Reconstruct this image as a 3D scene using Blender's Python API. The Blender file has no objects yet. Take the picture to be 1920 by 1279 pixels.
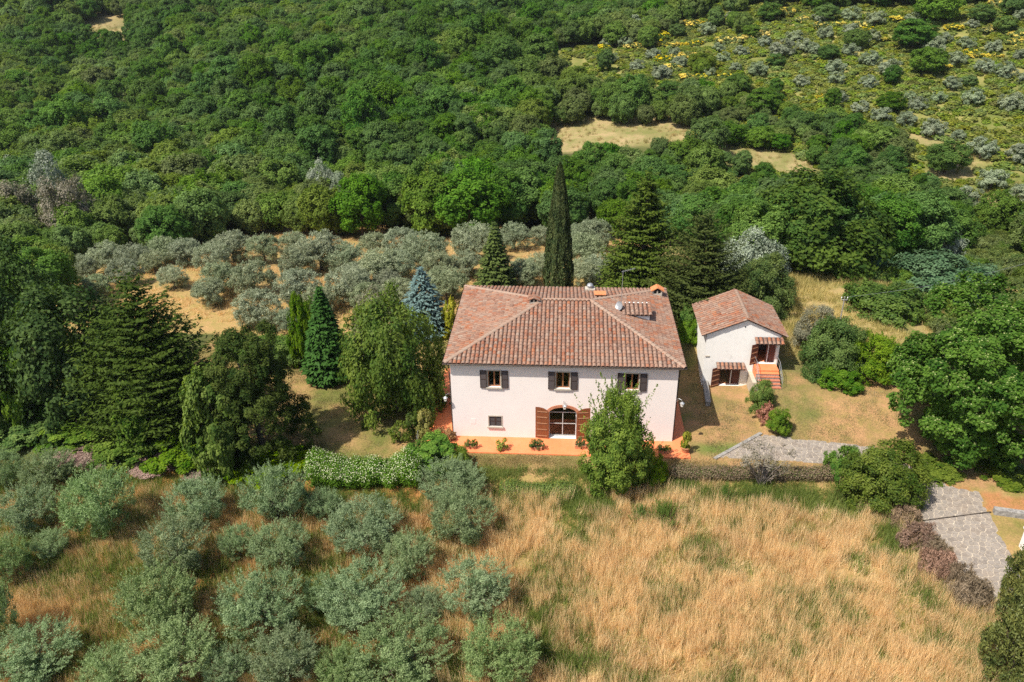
import bpy, math, random
import numpy as np
from mathutils import Matrix, Vector

# ------------------------------------------------------------------ camera, sky, sun, exposure
scene = bpy.context.scene
F_PX, TH, RO, YA = 1493.28, 0.48403, -0.013916, -0.070549
CAM = np.array([-0.1605, -53.435, 37.085])
FW = np.array([math.sin(YA)*math.cos(TH), math.cos(YA)*math.cos(TH), -math.sin(TH)])
_R = np.array([math.cos(YA), -math.sin(YA), 0.0]); _U = np.cross(_R, FW)
RT = _R*math.cos(RO) + _U*math.sin(RO)
UP = -_R*math.sin(RO) + _U*math.cos(RO)
cam = bpy.data.cameras.new('camera'); cam.sensor_width = 36.0; cam.lens = 36.0*F_PX/1920.0
cam.clip_start = 0.5; cam.clip_end = 4000
camo = bpy.data.objects.new('camera', cam); scene.collection.objects.link(camo)
camo.matrix_world = Matrix(((RT[0], UP[0], -FW[0], CAM[0]), (RT[1], UP[1], -FW[1], CAM[1]),
                            (RT[2], UP[2], -FW[2], CAM[2]), (0, 0, 0, 1)))
scene.camera = camo

SUN_TO = np.array([3.7, 3.1, -7.05]); SUN_TO = SUN_TO/np.linalg.norm(SUN_TO)
SUN_EL = math.asin(-SUN_TO[2]); SUN_AZ = math.atan2(-SUN_TO[0], -SUN_TO[1])
world = bpy.data.worlds.new('World'); scene.world = world; world.use_nodes = True
wn = world.node_tree; bg = wn.nodes['Background']
sky = wn.nodes.new('ShaderNodeTexSky'); sky.sky_type = 'NISHITA'; sky.sun_disc = False
sky.sun_elevation = SUN_EL; sky.sun_rotation = SUN_AZ % (2*math.pi); sky.altitude = 300; sky.air_density = .8; sky.dust_density = 2.5; sky.ozone_density = .6
wn.links.new(sky.outputs[0], bg.inputs[0]); bg.inputs[1].default_value = 0.13
sun = bpy.data.lights.new('sun', 'SUN'); sun.energy = 5.0; sun.angle = math.radians(0.5); sun.color = (1.0, 0.94, 0.84)
suno = bpy.data.objects.new('sun', sun); scene.collection.objects.link(suno)
suno.rotation_euler = Vector(SUN_TO).to_track_quat('-Z', 'Y').to_euler(); suno.location = (-40, -40, 80)
vs = scene.view_settings; vs.view_transform = 'Standard'; vs.look = 'None'; vs.exposure = 0.50; vs.gamma = 1.0
vs.use_curve_mapping = False
scene.render.engine = 'CYCLES'
scene.cycles.max_bounces = 6; scene.cycles.diffuse_bounces = 3; scene.cycles.transparent_max_bounces = 8
scene.cycles.use_denoising = False
scene.cycles.use_adaptive_sampling = True; scene.cycles.adaptive_threshold = 0.007

COL = scene.collection
rnd = random.Random(7)
NP = np.random.default_rng(11)

# ------------------------------------------------------------------ pixel <-> world
def proj(P):
    d = np.asarray(P, float) - CAM
    z = d @ FW
    return np.stack([960 + F_PX*(d @ RT)/z, 639.5 - F_PX*(d @ UP)/z, z], -1)
def ray(px, py):
    d = FW + RT*(px-960)/F_PX - UP*(py-639.5)/F_PX
    return d/np.linalg.norm(d)
def sst(a, b, x):
    t = np.clip((x-a)/(b-a), 0, 1); return t*t*(3-2*t)
def vnoise(x, y, s, seed=0):
    """smooth value noise, 0..1"""
    x = np.asarray(x, float)/s + 13.7*seed; y = np.asarray(y, float)/s + 7.3*seed
    xi = np.floor(x).astype(np.int64); yi = np.floor(y).astype(np.int64); fx = x-xi; fy = y-yi
    fx = fx*fx*(3-2*fx); fy = fy*fy*(3-2*fy)
    def h(a, b):
        n = (a*374761393 + b*668265263 + seed*144665) & 0x7fffffff
        n = ((n ^ (n >> 13))*1274126177) & 0x7fffffff
        return ((n ^ (n >> 16)) & 0xffff)/65535.0
    return (h(xi, yi)*(1-fx)+h(xi+1, yi)*fx)*(1-fy) + (h(xi, yi+1)*(1-fx)+h(xi+1, yi+1)*fx)*fy
def terrain(x, y):
    x = np.asarray(x, float); y = np.asarray(y, float)
    z = np.zeros(np.broadcast(x, y).shape)
    # bank rising behind and to the right of the small annex
    side = sst(16.3, 17.1, x)
    z = z + side*sst(45, 28, x)*(1.35*sst(0.5, 6.8, y) + 0.6*sst(8, 16, y))*sst(60, 30, y)
    z = z + (1-side)*sst(10.4, 12.4, x)*1.9*sst(9.3, 14.5, y)*sst(60, 30, y)
    # slope down to the stream behind the grove
    z = z - 5.5*sst(26, 72, y)
    # hillside
    t = np.maximum(0, y-82)
    z = z + 0.105*np.sqrt(t*t+80) - 0.105*math.sqrt(80)
    z = z + 0.16*np.maximum(0, y-330)
    z = z + sst(0, 130, x)*0.05*np.maximum(0, y-45)*sst(400, 200, y)
    far = sst(75, 140, y)
    z = z + far*(13*(vnoise(x*.75+y*.4, y, 75, 1)-.5) + 3*(vnoise(x, y, 26, 2)-.5))
    # left side woods fall away
    z = z - 2.0*sst(-38, -75, x)*sst(-10, 30, y)
    # olive field in front, gently uneven
    fld = sst(-4.0, -7.0, y)*sst(24.0, 20.0, x)
    z = z + fld*(-0.35 + 0.25*(vnoise(x, y, 6, 3)-.5))
    return z
def tz(x, y): return float(terrain(x, y))
def hit(px, py, dz=0.0):
    d = ray(px, py); ts = np.concatenate([np.arange(20, 150, .25), np.arange(150, 900, 1.0)])
    P = CAM + ts[:, None]*d
    dif = P[:, 2] - (terrain(P[:, 0], P[:, 1])+dz)
    k = np.argmax(dif < 0)
    if dif[k] >= 0: k = len(ts)-1
    a, b = ts[max(k-1, 0)], ts[k]
    for _ in range(20):
        m = (a+b)/2; p = CAM+m*d
        if p[2] > tz(p[0], p[1])+dz: a = m
        else: b = m
    p = CAM + b*d
    return np.array([p[0], p[1], tz(p[0], p[1])])
def on_plane(px, py, point, n):
    d = ray(px, py); n = np.asarray(n, float)
    return CAM + d*((np.asarray(point)-CAM) @ n)/(d @ n)
def in_poly(px, py, poly):
    px = np.asarray(px); py = np.asarray(py); r = np.zeros(px.shape, bool)
    n = len(poly)
    for i in range(n):
        x0, y0 = poly[i]; x1, y1 = poly[(i+1) % n]
        if y0 == y1: continue
        c = ((y0 > py) != (y1 > py)) & (px < (x1-x0)*(py-y0)/(y1-y0)+x0)
        r ^= c
    return r

# ------------------------------------------------------------------ mesh helpers
def np_mesh(name, V, F, mats, tint=None, midx=None):
    V = np.asarray(V, np.float32); F = np.asarray(F, np.int32); k = F.shape[1]
    me = bpy.data.meshes.new(name)
    me.vertices.add(len(V)); me.vertices.foreach_set('co', V.ravel())
    me.loops.add(F.size); me.loops.foreach_set('vertex_index', F.ravel())
    me.polygons.add(len(F)); me.polygons.foreach_set('loop_start', np.arange(len(F), dtype=np.int32)*k)
    if midx is not None: me.polygons.foreach_set('material_index', np.asarray(midx, np.int32))
    me.update(calc_edges=True)
    for m in (mats if isinstance(mats, (list, tuple)) else [mats]): me.materials.append(m)
    if tint is not None:
        me.attributes.new('tint', 'FLOAT', 'FACE').data.foreach_set('value', np.asarray(tint, np.float32))
    return me
class MB:
    def __init__(s): s.v = []; s.f = []; s.t = []
    def quad(s, a, b, c, d, t=0.): 
        n = len(s.v); s.v += [tuple(a), tuple(b), tuple(c), tuple(d)]; s.f.append((n, n+1, n+2, n+3)); s.t.append(t)
    def poly(s, pts, t=0.):
        n = len(s.v); s.v += [tuple(p) for p in pts]; s.f.append(tuple(range(n, n+len(pts)))); s.t.append(t)
    def box(s, x0, x1, y0, y1, z0, z1, M=None, t=0.):
        n = len(s.v)
        P = [(x0,y0,z0),(x1,y0,z0),(x1,y1,z0),(x0,y1,z0),(x0,y0,z1),(x1,y0,z1),(x1,y1,z1),(x0,y1,z1)]
        if M is not None: P = [tuple(M @ Vector(p)) for p in P]
        s.v += P
        for f in ((0,3,2,1),(4,5,6,7),(0,1,5,4),(1,2,6,5),(2,3,7,6),(3,0,4,7)): s.f.append(tuple(n+i for i in f)); s.t.append(t)
    def tube(s, pts, rad, n=7, cap=True, t=0.):
        pts = [Vector(p) for p in pts]; base = len(s.v)
        for i, p in enumerate(pts):
            d = (pts[min(i+1, len(pts)-1)]-pts[max(i-1, 0)]).normalized()
            a = d.orthogonal().normalized() if abs(d.z) < .95 else Vector((1, 0, 0)).cross(d).normalized()
            b = d.cross(a)
            r = rad[i] if isinstance(rad, (list, tuple)) else rad
            for k in range(n):
                an = 2*math.pi*k/n; s.v.append(tuple(p+(a*math.cos(an)+b*math.sin(an))*r))
        for i in range(len(pts)-1):
            for k in range(n):
                s.f.append((base+i*n+k, base+i*n+(k+1) % n, base+(i+1)*n+(k+1) % n, base+(i+1)*n+k)); s.t.append(t)
        if cap:
            s.f.append(tuple(base+k for k in reversed(range(n)))); s.t.append(t)
            s.f.append(tuple(base+(len(pts)-1)*n+k for k in range(n))); s.t.append(t)
    def lathe(s, prof, c=(0, 0, 0), n=14, t=0.):
        base = len(s.v)
        for r, z in prof:
            for k in range(n):
                an = 2*math.pi*k/n; s.v.append((c[0]+r*math.cos(an), c[1]+r*math.sin(an), c[2]+z))
        for i in range(len(prof)-1):
            for k in range(n):
                s.f.append((base+i*n+k, base+i*n+(k+1) % n, base+(i+1)*n+(k+1) % n, base+(i+1)*n+k)); s.t.append(t)
    def prism(s, pts, z0, z1, t=0.):
        n = len(s.v); m = len(pts)
        s.v += [(p[0], p[1], z0) for p in pts] + [(p[0], p[1], z1) for p in pts]
        s.f.append(tuple(n+m+i for i in range(m))); s.t.append(t)
        for i in range(m):
            j = (i+1) % m; s.f.append((n+i, n+j, n+m+j, n+m+i)); s.t.append(t)
    def mesh(s, name, mat):
        me = bpy.data.meshes.new(name); me.from_pydata(s.v, [], s.f); me.update()
        me.materials.append(mat)
        me.attributes.new('tint', 'FLOAT', 'FACE').data.foreach_set('value', np.array(s.t, np.float32))
        return me
    def build(s, name, mat, parent=None, loc=None):
        return add(name, s.mesh(name, mat), parent, loc)
def add(name, me, parent=None, loc=None, M=None):
    o = bpy.data.objects.new(name, me); COL.objects.link(o)
    if parent is not None: o.parent = parent
    if loc is not None: o.location = loc
    if M is not None: o.matrix_local = M
    return o
def tag(o, label=None, cat=None, group=None, kind=None):
    if label: o['label'] = label
    if cat: o['category'] = cat
    if group: o['group'] = group
    if kind: o['kind'] = kind
    return o
def empty(name, loc=(0, 0, 0), rz=0., label=None, cat=None, group=None):
    o = bpy.data.objects.new(name, None); COL.objects.link(o); o.location = loc; o.rotation_euler = (0, 0, rz)
    o.empty_display_size = .3
    return tag(o, label, cat, group)

# ------------------------------------------------------------------ materials
def new_mat(name):
    m = bpy.data.materials.new(name); m.use_nodes = True; nt = m.node_tree
    return m, nt, nt.nodes['Principled BSDF']
def N(nt, typ, **kw):
    n = nt.nodes.new(typ)
    for k, v in kw.items(): setattr(n, k, v)
    return n
def mixcol(nt, fac, a, b, blend='MIX'):
    n = N(nt, 'ShaderNodeMix', data_type='RGBA', blend_type=blend)
    for sock, val in ((n.inputs[0], fac), (n.inputs[6], a), (n.inputs[7], b)):
        if hasattr(val, 'links') or hasattr(val, 'is_linked'): nt.links.new(val, sock)
        elif isinstance(val, (int, float)): sock.default_value = val
        else: sock.default_value = (*val, 1)
    return n.outputs[2]
def noise(nt, scale, detail=4, rough=.6, coord=None, dist=0.):
    n = N(nt, 'ShaderNodeTexNoise'); n.inputs['Scale'].default_value = scale
    n.inputs['Detail'].default_value = detail; n.inputs['Roughness'].default_value = rough
    n.inputs['Distortion'].default_value = dist
    if coord is not None: nt.links.new(coord, n.inputs['Vector'])
    return n.outputs['Fac']
def ramp(nt, fac, stops):
    r = N(nt, 'ShaderNodeValToRGB'); e = r.color_ramp.elements
    while len(e) < len(stops): e.new(.5)
    for el, (p, c) in zip(e, stops):
        el.position = p; el.color = (*c, 1) if len(c) == 3 else c
    nt.links.new(fac, r.inputs[0]); return r.outputs[0]
def pos(nt): return N(nt, 'ShaderNodeNewGeometry').outputs['Position']
def math_n(nt, op, a, b=None):
    n = N(nt, 'ShaderNodeMath', operation=op)
    for i, v in enumerate((a, b)):
        if v is None: continue
        if isinstance(v, (int, float)): n.inputs[i].default_value = v
        else: nt.links.new(v, n.inputs[i])
    return n.outputs[0]
def bump(nt, b, h, strength=.4, dist=.02):
    n = N(nt, 'ShaderNodeBump'); n.inputs['Strength'].default_value = strength; n.inputs['Distance'].default_value = dist
    nt.links.new(h, n.inputs['Height']); nt.links.new(n.outputs[0], b.inputs['Normal'])
def surf(name, c1, c2, scale=3., rough=.85, bmp=.3, bscale=None, spec=.25, metal=0., lo=.35, hi=.65, detail=5):
    m, nt, b = new_mat(name); p = pos(nt)
    f = noise(nt, scale, detail, .65, p)
    nt.links.new(ramp(nt, f, [(lo, c1), (hi, c2)]), b.inputs['Base Color'])
    b.inputs['Roughness'].default_value = rough; b.inputs['Specular IOR Level'].default_value = spec
    b.inputs['Metallic'].default_value = metal
    if bmp: bump(nt, b, noise(nt, bscale or scale*6, 4, .6, p), bmp, .02)
    return m
def leaf(name, dark, light, trans=.25, rough=.55, spec=.25, var=.35, hue=.03, tcol=None):
    m, nt, b = new_mat(name)
    at = N(nt, 'ShaderNodeAttribute', attribute_name='tint'); oi = N(nt, 'ShaderNodeObjectInfo')
    c = mixcol(nt, at.outputs['Fac'], dark, light)
    hs = N(nt, 'ShaderNodeHueSaturation'); nt.links.new(c, hs.inputs['Color'])
    r = oi.outputs['Random']
    nt.links.new(math_n(nt, 'ADD', math_n(nt, 'MULTIPLY', r, var), 1-var/2), hs.inputs['Value'])
    r2 = math_n(nt, 'FRACT', math_n(nt, 'MULTIPLY', r, 7.31))
    nt.links.new(math_n(nt, 'ADD', math_n(nt, 'MULTIPLY', r2, 2*hue), .5-hue), hs.inputs['Hue'])
    r3 = math_n(nt, 'FRACT', math_n(nt, 'MULTIPLY', r, 13.7))
    nt.links.new(math_n(nt, 'ADD', math_n(nt, 'MULTIPLY', r3, .3), .82), hs.inputs['Saturation'])
    nt.links.new(hs.outputs[0], b.inputs['Base Color'])
    b.inputs['Roughness'].default_value = rough; b.inputs['Specular IOR Level'].default_value = spec
    if trans:
        tr = N(nt, 'ShaderNodeBsdfTranslucent'); mx = N(nt, 'ShaderNodeMixShader'); mx.inputs[0].default_value = trans
        tc = mixcol(nt, 1.0, hs.outputs[0], tcol or (1.5, 1.6, .6), 'MULTIPLY')
        nt.links.new(tc, tr.inputs[0]); nt.links.new(b.outputs[0], mx.inputs[1]); nt.links.new(tr.outputs[0], mx.inputs[2])
        nt.links.new(mx.outputs[0], nt.nodes['Material Output'].inputs[0])
    return m
M = {}
M['oak'] = leaf('oak_leaves', (.044, .102, .016), (.138, .238, .040), trans=.36, spec=.05, var=.4, hue=.014)
M['olive'] = leaf('olive_leaves', (.092, .152, .050), (.315, .405, .190), trans=.32, rough=.55, spec=.08, var=.25, hue=.012, tcol=(1.2, 1.35, .7))
M['oak_pale'] = leaf('pale_oak_leaves', (.070, .120, .022), (.190, .265, .060), trans=.36, spec=.05, var=.4, hue=.018)
M['oak_deep'] = leaf('deep_oak_leaves', (.032, .088, .015), (.112, .205, .036), trans=.34, spec=.05, var=.35, hue=.012)
M['darkleaf'] = leaf('dark_leaves', (.018, .046, .008), (.085, .135, .022), trans=.3, spec=.06, var=.2, hue=.012)
M['grove'] = leaf('grove_olive_leaves', (.135, .170, .090), (.37, .41, .255), trans=.25, spec=.12, var=.3, hue=.015, tcol=(1.2, 1.3, .8))
M['scrub'] = leaf('scrub_leaves', (.105, .152, .022), (.280, .318, .062), trans=.34, spec=.06, var=.5, hue=.03)
M['hill_olive'] = leaf('hill_olive_leaves', (.14, .18, .10), (.31, .355, .225), trans=.2, spec=.08, var=.25, hue=.012)
M['linden'] = leaf('linden_leaves', (.026, .082, .006), (.105, .198, .018), trans=.36, spec=.05, var=.1, hue=.01)
M['bract'] = leaf('linden_bracts', (.15, .21, .045), (.27, .32, .10), trans=.2, var=.1, hue=.0)
M['laurel'] = leaf('laurel_leaves', (.050, .128, .007), (.205, .305, .022), trans=.4, rough=.5, spec=.06, var=.12, hue=.012)
M['glossy'] = leaf('evergreen_leaves', (.036, .086, .008), (.145, .200, .026), trans=.32, rough=.5, spec=.1, var=.15)
M['bright'] = leaf('bright_green_leaves', (.050, .125, .010), (.180, .275, .030), trans=.36, spec=.08, var=.25, hue=.015)
M['bramble'] = leaf('bramble_leaves', (.048, .092, .014), (.160, .210, .040), trans=.3, var=.4, hue=.022)
M['spruce'] = leaf('spruce_needles', (.012, .046, .006), (.046, .108, .015), trans=.12, spec=.05, var=.1, hue=.008)
M['bluespruce'] = leaf('blue_spruce_needles', (.045, .085, .080), (.135, .200, .185), trans=.05, spec=.08, var=.1, hue=.0)
M['cypress'] = leaf('cypress_scales', (.024, .052, .012), (.088, .118, .026), trans=.1, spec=.05, var=.12)
M['cedar'] = leaf('dark_conifer_scales', (.013, .034, .007), (.066, .092, .020), trans=.15, spec=.04, var=.15)
M['juniper'] = leaf('juniper_scales', (.045, .075, .014), (.15, .17, .03), trans=.1, var=.1)
M['silver'] = leaf('silver_leaves', (.14, .175, .11), (.34, .385, .275), trans=.2, spec=.15, var=.15, hue=.01, tcol=(1.1, 1.2, .8))
M['greybush'] = leaf('grey_brown_leaves', (.10, .105, .065), (.24, .22, .15), trans=.15, var=.2)
M['drybrown'] = leaf('dry_brown_twigs', (.13, .10, .055), (.31, .235, .14), trans=.12, var=.4, hue=.02)
M['redbrown'] = leaf('red_brown_twigs', (.15, .095, .052), (.33, .21, .12), trans=.12, var=.35, hue=.02)
M['pinkdry'] = leaf('pinkish_dry_stems', (.20, .13, .10), (.36, .26, .205), trans=.1, var=.2)
M['bluegreen'] = leaf('blue_green_leaves', (.040, .090, .042), (.125, .205, .105), trans=.2, spec=.08, var=.15)
M['flower'] = leaf('cream_flowers', (.42, .46, .24), (.70, .70, .48), trans=.1, var=.1, hue=0)
M['yellow'] = leaf('yellow_flowers', (.52, .42, .03), (.74, .60, .07), trans=.2, var=.2, hue=.01)
M['yellowleaf'] = leaf('yellow_green_leaves', (.16, .20, .02), (.40, .40, .06), trans=.3, var=.2)
M['redleaf'] = leaf('reddish_leaves', (.22, .08, .04), (.42, .20, .10), trans=.25, var=.2)
M['straw'] = leaf('dry_straw', (.52, .32, .105), (.90, .66, .31), trans=.32, rough=.6, spec=.2, var=0., hue=0, tcol=(1.2, 1.1, .8))
M['lawn'] = leaf('short_dry_lawn', (.13, .14, .035), (.46, .33, .165), trans=.2, spec=.1, var=0., hue=0)
M['fennel'] = leaf('fennel_green', (.050, .110, .020), (.170, .240, .055), trans=.3, spec=.1, var=.15)
M['bank'] = leaf('pale_bank_grass', (.24, .23, .075), (.66, .53, .27), trans=.28, spec=.1, var=0., hue=0)
M['ggrass'] = leaf('green_grass_blades', (.075, .130, .020), (.27, .31, .075), trans=.32, var=0., hue=0)
M['bark'] = surf('bark', (.055, .042, .030), (.16, .13, .10), 9, .95, .8, 30)
M['deadwood'] = surf('dead_grey_twigs', (.15, .12, .095), (.27, .235, .20), 12, .9, .3)

# ------------------------------------------------------------------ foliage generators
def unit(v): return v/np.maximum(np.linalg.norm(v, axis=-1, keepdims=True), 1e-9)
def sph(rng, n): return unit(rng.normal(size=(n, 3)))
def leafV(P, axis, nrm, L, Wd):
    nrm = unit(nrm); axis = unit(axis-(axis*nrm).sum(-1, keepdims=True)*nrm); side = np.cross(nrm, axis)
    L = np.asarray(L)[..., None]*np.ones((len(P), 1)); Wd = np.asarray(Wd)[..., None]*np.ones((len(P), 1))
    b = P-axis*L/2; t = P+axis*L/2; m = P-axis*L*.06 + nrm*Wd*.10
    return np.stack([b, m+side*Wd/2, t, m-side*Wd/2], 1).reshape(-1, 3)
def blob(rng, R, cz, nl, lr, ns, sr, n, L, Wd, outw=.65, up=.45, jit=.42, bottom=-.55, axmix=0., inner=.15, shape=None, tvar=.5):
    """foliage volume: lobes on an ellipsoid, clumps on the lobes, leaves on the clumps"""
    R = np.array(R, float); i = np.arange(nl)+.5
    zz = 1-(1-bottom)*i/nl; ph = i*2.399963+rng.uniform(0, 6)
    d = np.stack([np.sqrt(np.maximum(0, 1-zz**2))*np.cos(ph), np.sqrt(np.maximum(0, 1-zz**2))*np.sin(ph), zz], 1)
    d = unit(d+rng.normal(size=d.shape)*.22)
    lrs = lr*rng.uniform(.7, 1.3, nl)
    lc = d*R*(1-.55*lrs/np.mean(R))[:, None]*rng.uniform(.78, 1.06, (nl, 1))
    if shape is not None: lc = shape(lc)
    li = rng.integers(0, nl, nl*ns); sd = sph(rng, nl*ns); od = unit(lc[li]/R)
    sd = unit(sd+od*.55+np.array([0, 0, .25]))
    sc = lc[li]+sd*(lrs[li]*rng.uniform(.6, 1.05, nl*ns))[:, None]
    stint = np.clip(.5+rng.normal(size=nl*ns)*.22*tvar/.5 + (rng.random(nl)[li]-.5)*.35, 0, 1)
    k = rng.integers(0, len(sc), n); dd = unit(sph(rng, n)+sd[k]*.6)
    rad = sr*rng.uniform(.35, 1.1, n)
    P = sc[k]+dd*rad[:, None]
    inn = rng.random(n) < inner
    P[inn] = lc[li[k[inn]]]*rng.uniform(.3, .95, (inn.sum(), 1))+sph(rng, inn.sum())*lr*.6
    out = unit(P/R)
    nrm = unit(out*outw+dd*.35+np.array([0, 0, up])+rng.normal(size=(n, 3))*jit)
    ax = unit(rng.normal(size=(n, 3))+(out*.6+np.array([0, 0, .8]))*axmix)
    if axmix > 1: nrm = unit(rng.normal(size=(n, 3))*.8+out*.7)
    P = P+np.array([0, 0, cz]); 
    t = np.clip(stint[k]+rng.normal(size=n)*.16, 0, 1)
    return leafV(P, ax, nrm, L*rng.uniform(.7, 1.3, n), Wd*rng.uniform(.7, 1.3, n)), t
def shoots(rng, base, tip, nper, L, Wd, spread=.12):
    """leafy twigs from base points to tip points"""
    n = len(base)*nper; k = np.repeat(np.arange(len(base)), nper); u = rng.random(n)**.8
    P = base[k]+(tip-base)[k]*u[:, None]+rng.normal(size=(n, 3))*spread*(1.15-u)[:, None]
    d = unit((tip-base)[k]); ax = unit(d+rng.normal(size=(n, 3))*.6); nr = unit(rng.normal(size=(n, 3))+np.array([0, -.1, .5]))
    return leafV(P, ax, nr, L*rng.uniform(.7, 1.3, n), Wd*rng.uniform(.7, 1.3, n)), np.clip(rng.random(n)*.7+.2, 0, 1)
def mesh_leaves(name, mats, *parts):
    """parts: (V, tint[, material slot])"""
    V = np.concatenate([p[0] for p in parts]); T = np.concatenate([p[1] for p in parts])
    mi = np.concatenate([np.full(len(p[1]), p[2] if len(p) > 2 else 0) for p in parts])
    return np_mesh(name, V, np.arange(len(V)).reshape(-1, 4), mats, T, mi)
def trunk_mesh(name, rng, h, r, limbs, spread, top, mat=None, lean=.05, twig=0):
    mb = MB(); p = Vector((0, 0, -.15)); pts = []; rad = []
    a = rng.uniform(0, 6.28)
    for i in range(5):
        u = i/4; pts.append((math.cos(a)*lean*h*u*u, math.sin(a)*lean*h*u*u, -.2+u*(h+.2))); rad.append(r*(1.35 if i == 0 else 1-.45*u))
    mb.tube(pts, rad, 7)
    for k in range(limbs):
        an = k*6.283/limbs+rng.uniform(-.4, .4); s = spread*rng.uniform(.55, 1.); zt = top*rng.uniform(.75, 1.)
        b = Vector(pts[-1])*rng.uniform(.8, .98)
        e = Vector((math.cos(an)*s, math.sin(an)*s, zt)); m = b.lerp(e, .5)+Vector((rng.uniform(-.1, .1)*s, rng.uniform(-.1, .1)*s, .08*h))
        mb.tube([b, m, e], [r*.5, r*.32, r*.08], 5)
        for j in range(twig):
            q = b.lerp(e, rng.uniform(.35, .9)); e2 = q+Vector((rng.normal()*s*.35, rng.normal()*s*.35, abs(rng.normal())*s*.35))
            mb.tube([q, e2], [r*.12, r*.03], 4, cap=False)
    return mb.mesh(name, mat or M['bark'])
PROTO = {}
def proto(kind, crown, trunk, H, Wd):
    co = np.empty(len(crown.vertices)*3, np.float32); crown.vertices.foreach_get('co', co); co = co.reshape(-1, 3)
    Wd = 2*float(np.percentile(np.abs(co[:, :2]), 98.5)); H = float(np.percentile(co[:, 2], 99.8))
    PROTO.setdefault(kind, []).append((crown, trunk, H, Wd))
def make_protos():
    for s in range(6):      # woodland broadleaf, three species in two builds
        g = np.random.default_rng(100+s); mt = ('oak', 'oak_pale', 'oak_deep')[s % 3]; tall = (1.0, .85, 1.25)[s % 3]
        c = blob(g, (3.0, 3.0, 3.3*tall), 4.5*tall, (26, 38, 32)[s % 3], (1.15, .9, 1.0)[s % 3], 12, (.55, .48, .5)[s % 3], 17000, .27, .20, outw=.7, up=.5, jit=.42, bottom=-.9, inner=.12, tvar=.4)
        b = sph(g, 30); b[:, 2] = np.abs(b[:, 2]); b = b*np.array((3., 3., 3.3*tall))*.9+np.array([0, 0, 4.5*tall])
        c2 = shoots(g, b, b+unit(b-np.array([0, 0, 3.*tall]))*g.uniform(.3, .9, (30, 1)), 20, .3, .2, .22)
        proto('oak', mesh_leaves('broadleaf_crown', M[mt], c, c2), trunk_mesh('broadleaf_trunk', g, 2.6*tall, .2, 5, 1.7, 5.2*tall), 8.4, 6.6)
    for s in range(4):      # front olives, fine
        g = np.random.default_rng(200+s); R = (1.75, 1.75, 1.35)
        c = blob(g, R, 1.8, 15, .60, 9, .26, 17000, .115, .040, outw=.5, up=.3, jit=.7, bottom=-.85, axmix=1.3, inner=.2, tvar=.8)
        b = sph(g, 210); b[:, 2] = np.abs(b[:, 2])*.9+.05; b = b*np.array(R)*.93+np.array([0, 0, 1.85])
        tp = b+unit((b-np.array([0, 0, 1.1]))*np.array([1, 1, 1.0])+np.array([0, 0, .9]))*g.uniform(.25, .95, (len(b), 1))
        c2 = shoots(g, b, tp, 34, .11, .034, .09)
        proto('olive', mesh_leaves('olive_crown', M['olive'], c, c2), trunk_mesh('olive_trunk', g, 1.0, .17, 5, 1.1, 2.3, twig=2), 3.6, 4.0)
    for s in range(3):      # grove olives, mid distance
        g = np.random.default_rng(250+s); R = (1.95, 1.95, 1.75)
        c = blob(g, R, 2.1, 18, .75, 10, .33, 15000, .17, .065, outw=.5, up=.35, jit=.65, bottom=-.95, axmix=1.1, inner=.2)
        b = sph(g, 90); b[:, 2] = np.abs(b[:, 2]); b = b*np.array(R)*.93+np.array([0, 0, 2.35])
        c2 = shoots(g, b, b+unit(b-np.array([0, 0, 1.4])+np.array([0, 0, .8]))*g.uniform(.2, .55, (len(b), 1)), 22, .15, .055, .11)
        proto('grove_olive', mesh_leaves('olive_crown', M['grove'], c, c2), trunk_mesh('olive_trunk', g, 1.3, .17, 5, 1.2, 2.8, twig=2), 4.3, 4.3)
    for s in range(2):      # hillside olives, far
        g = np.random.default_rng(270+s)
        c = blob(g, (1.6, 1.6, 1.5), 1.7, 14, .6, 9, .28, 6500, .2, .10, bottom=-.9, axmix=.8)
        proto('hill_olive', mesh_leaves('olive_crown', M['hill_olive'], c), trunk_mesh('olive_trunk', g, .8, .14, 4, .9, 2.0), 3.4, 3.5)
    # generic shrubs in several foliage kinds
    def shrub(kind, mat, seed, R, n, L, Wd, nl=12, lr=.42, shoot=0, extra=None, axmix=0., bottom=-.35, sh=.35, mats=None, cnt=2):
        for s in range(cnt):
            g = np.random.default_rng(seed+s); cz = R[2]*.42
            parts = [blob(g, R, cz, nl, lr*R[0], 9, .18*R[0], n, L, Wd, bottom=bottom, axmix=axmix, inner=.2)]
            if shoot:
                b = sph(g, shoot); b[:, 2] = np.abs(b[:, 2]); b = b*np.array(R)*.85+np.array([0, 0, cz])
                parts.append(shoots(g, b, b+unit(b+np.array([0, 0, 1.1*R[2]]))*g.uniform(.4, 1, (shoot, 1))*sh*R[2], 22, L, Wd, .06*R[0]))
            ms = [M[mat]]
            if extra:
                m2, frac, l2, w2 = extra; ms.append(M[m2])
                V, t = blob(g, tuple(np.array(R)*1.03), cz, nl, lr*R[0], 7, .16*R[0], int(n*frac), l2, w2, bottom=-.1, inner=0, up=.8)
                parts.append((V, t, 1))
            proto(kind, mesh_leaves(kind+'_foliage', ms, *parts), trunk_mesh('shrub_stems', g, R[2]*.3, R[0]*.05, 6, R[0]*.6, R[2]*1.0), R[2]*1.42, R[0]*2.15)
    shrub('laurel', 'laurel', 300, (1.5, 1.5, 2.3), 18000, .125, .06, nl=20, lr=.36, shoot=60, sh=.3)
    shrub('evergreen', 'glossy', 310, (1.6, 1.6, 1.9), 32000, .11, .055, nl=26, lr=.38, shoot=40, sh=.08, bottom=-.7)
    shrub('bright', 'bright', 320, (1.3, 1.3, 1.3), 13000, .12, .08, nl=12, lr=.42, shoot=25, sh=.2)
    shrub('bramble', 'bramble', 330, (1.5, 1.5, .9), 10000, .13, .09, nl=14, lr=.4, shoot=25, sh=.3)
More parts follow.
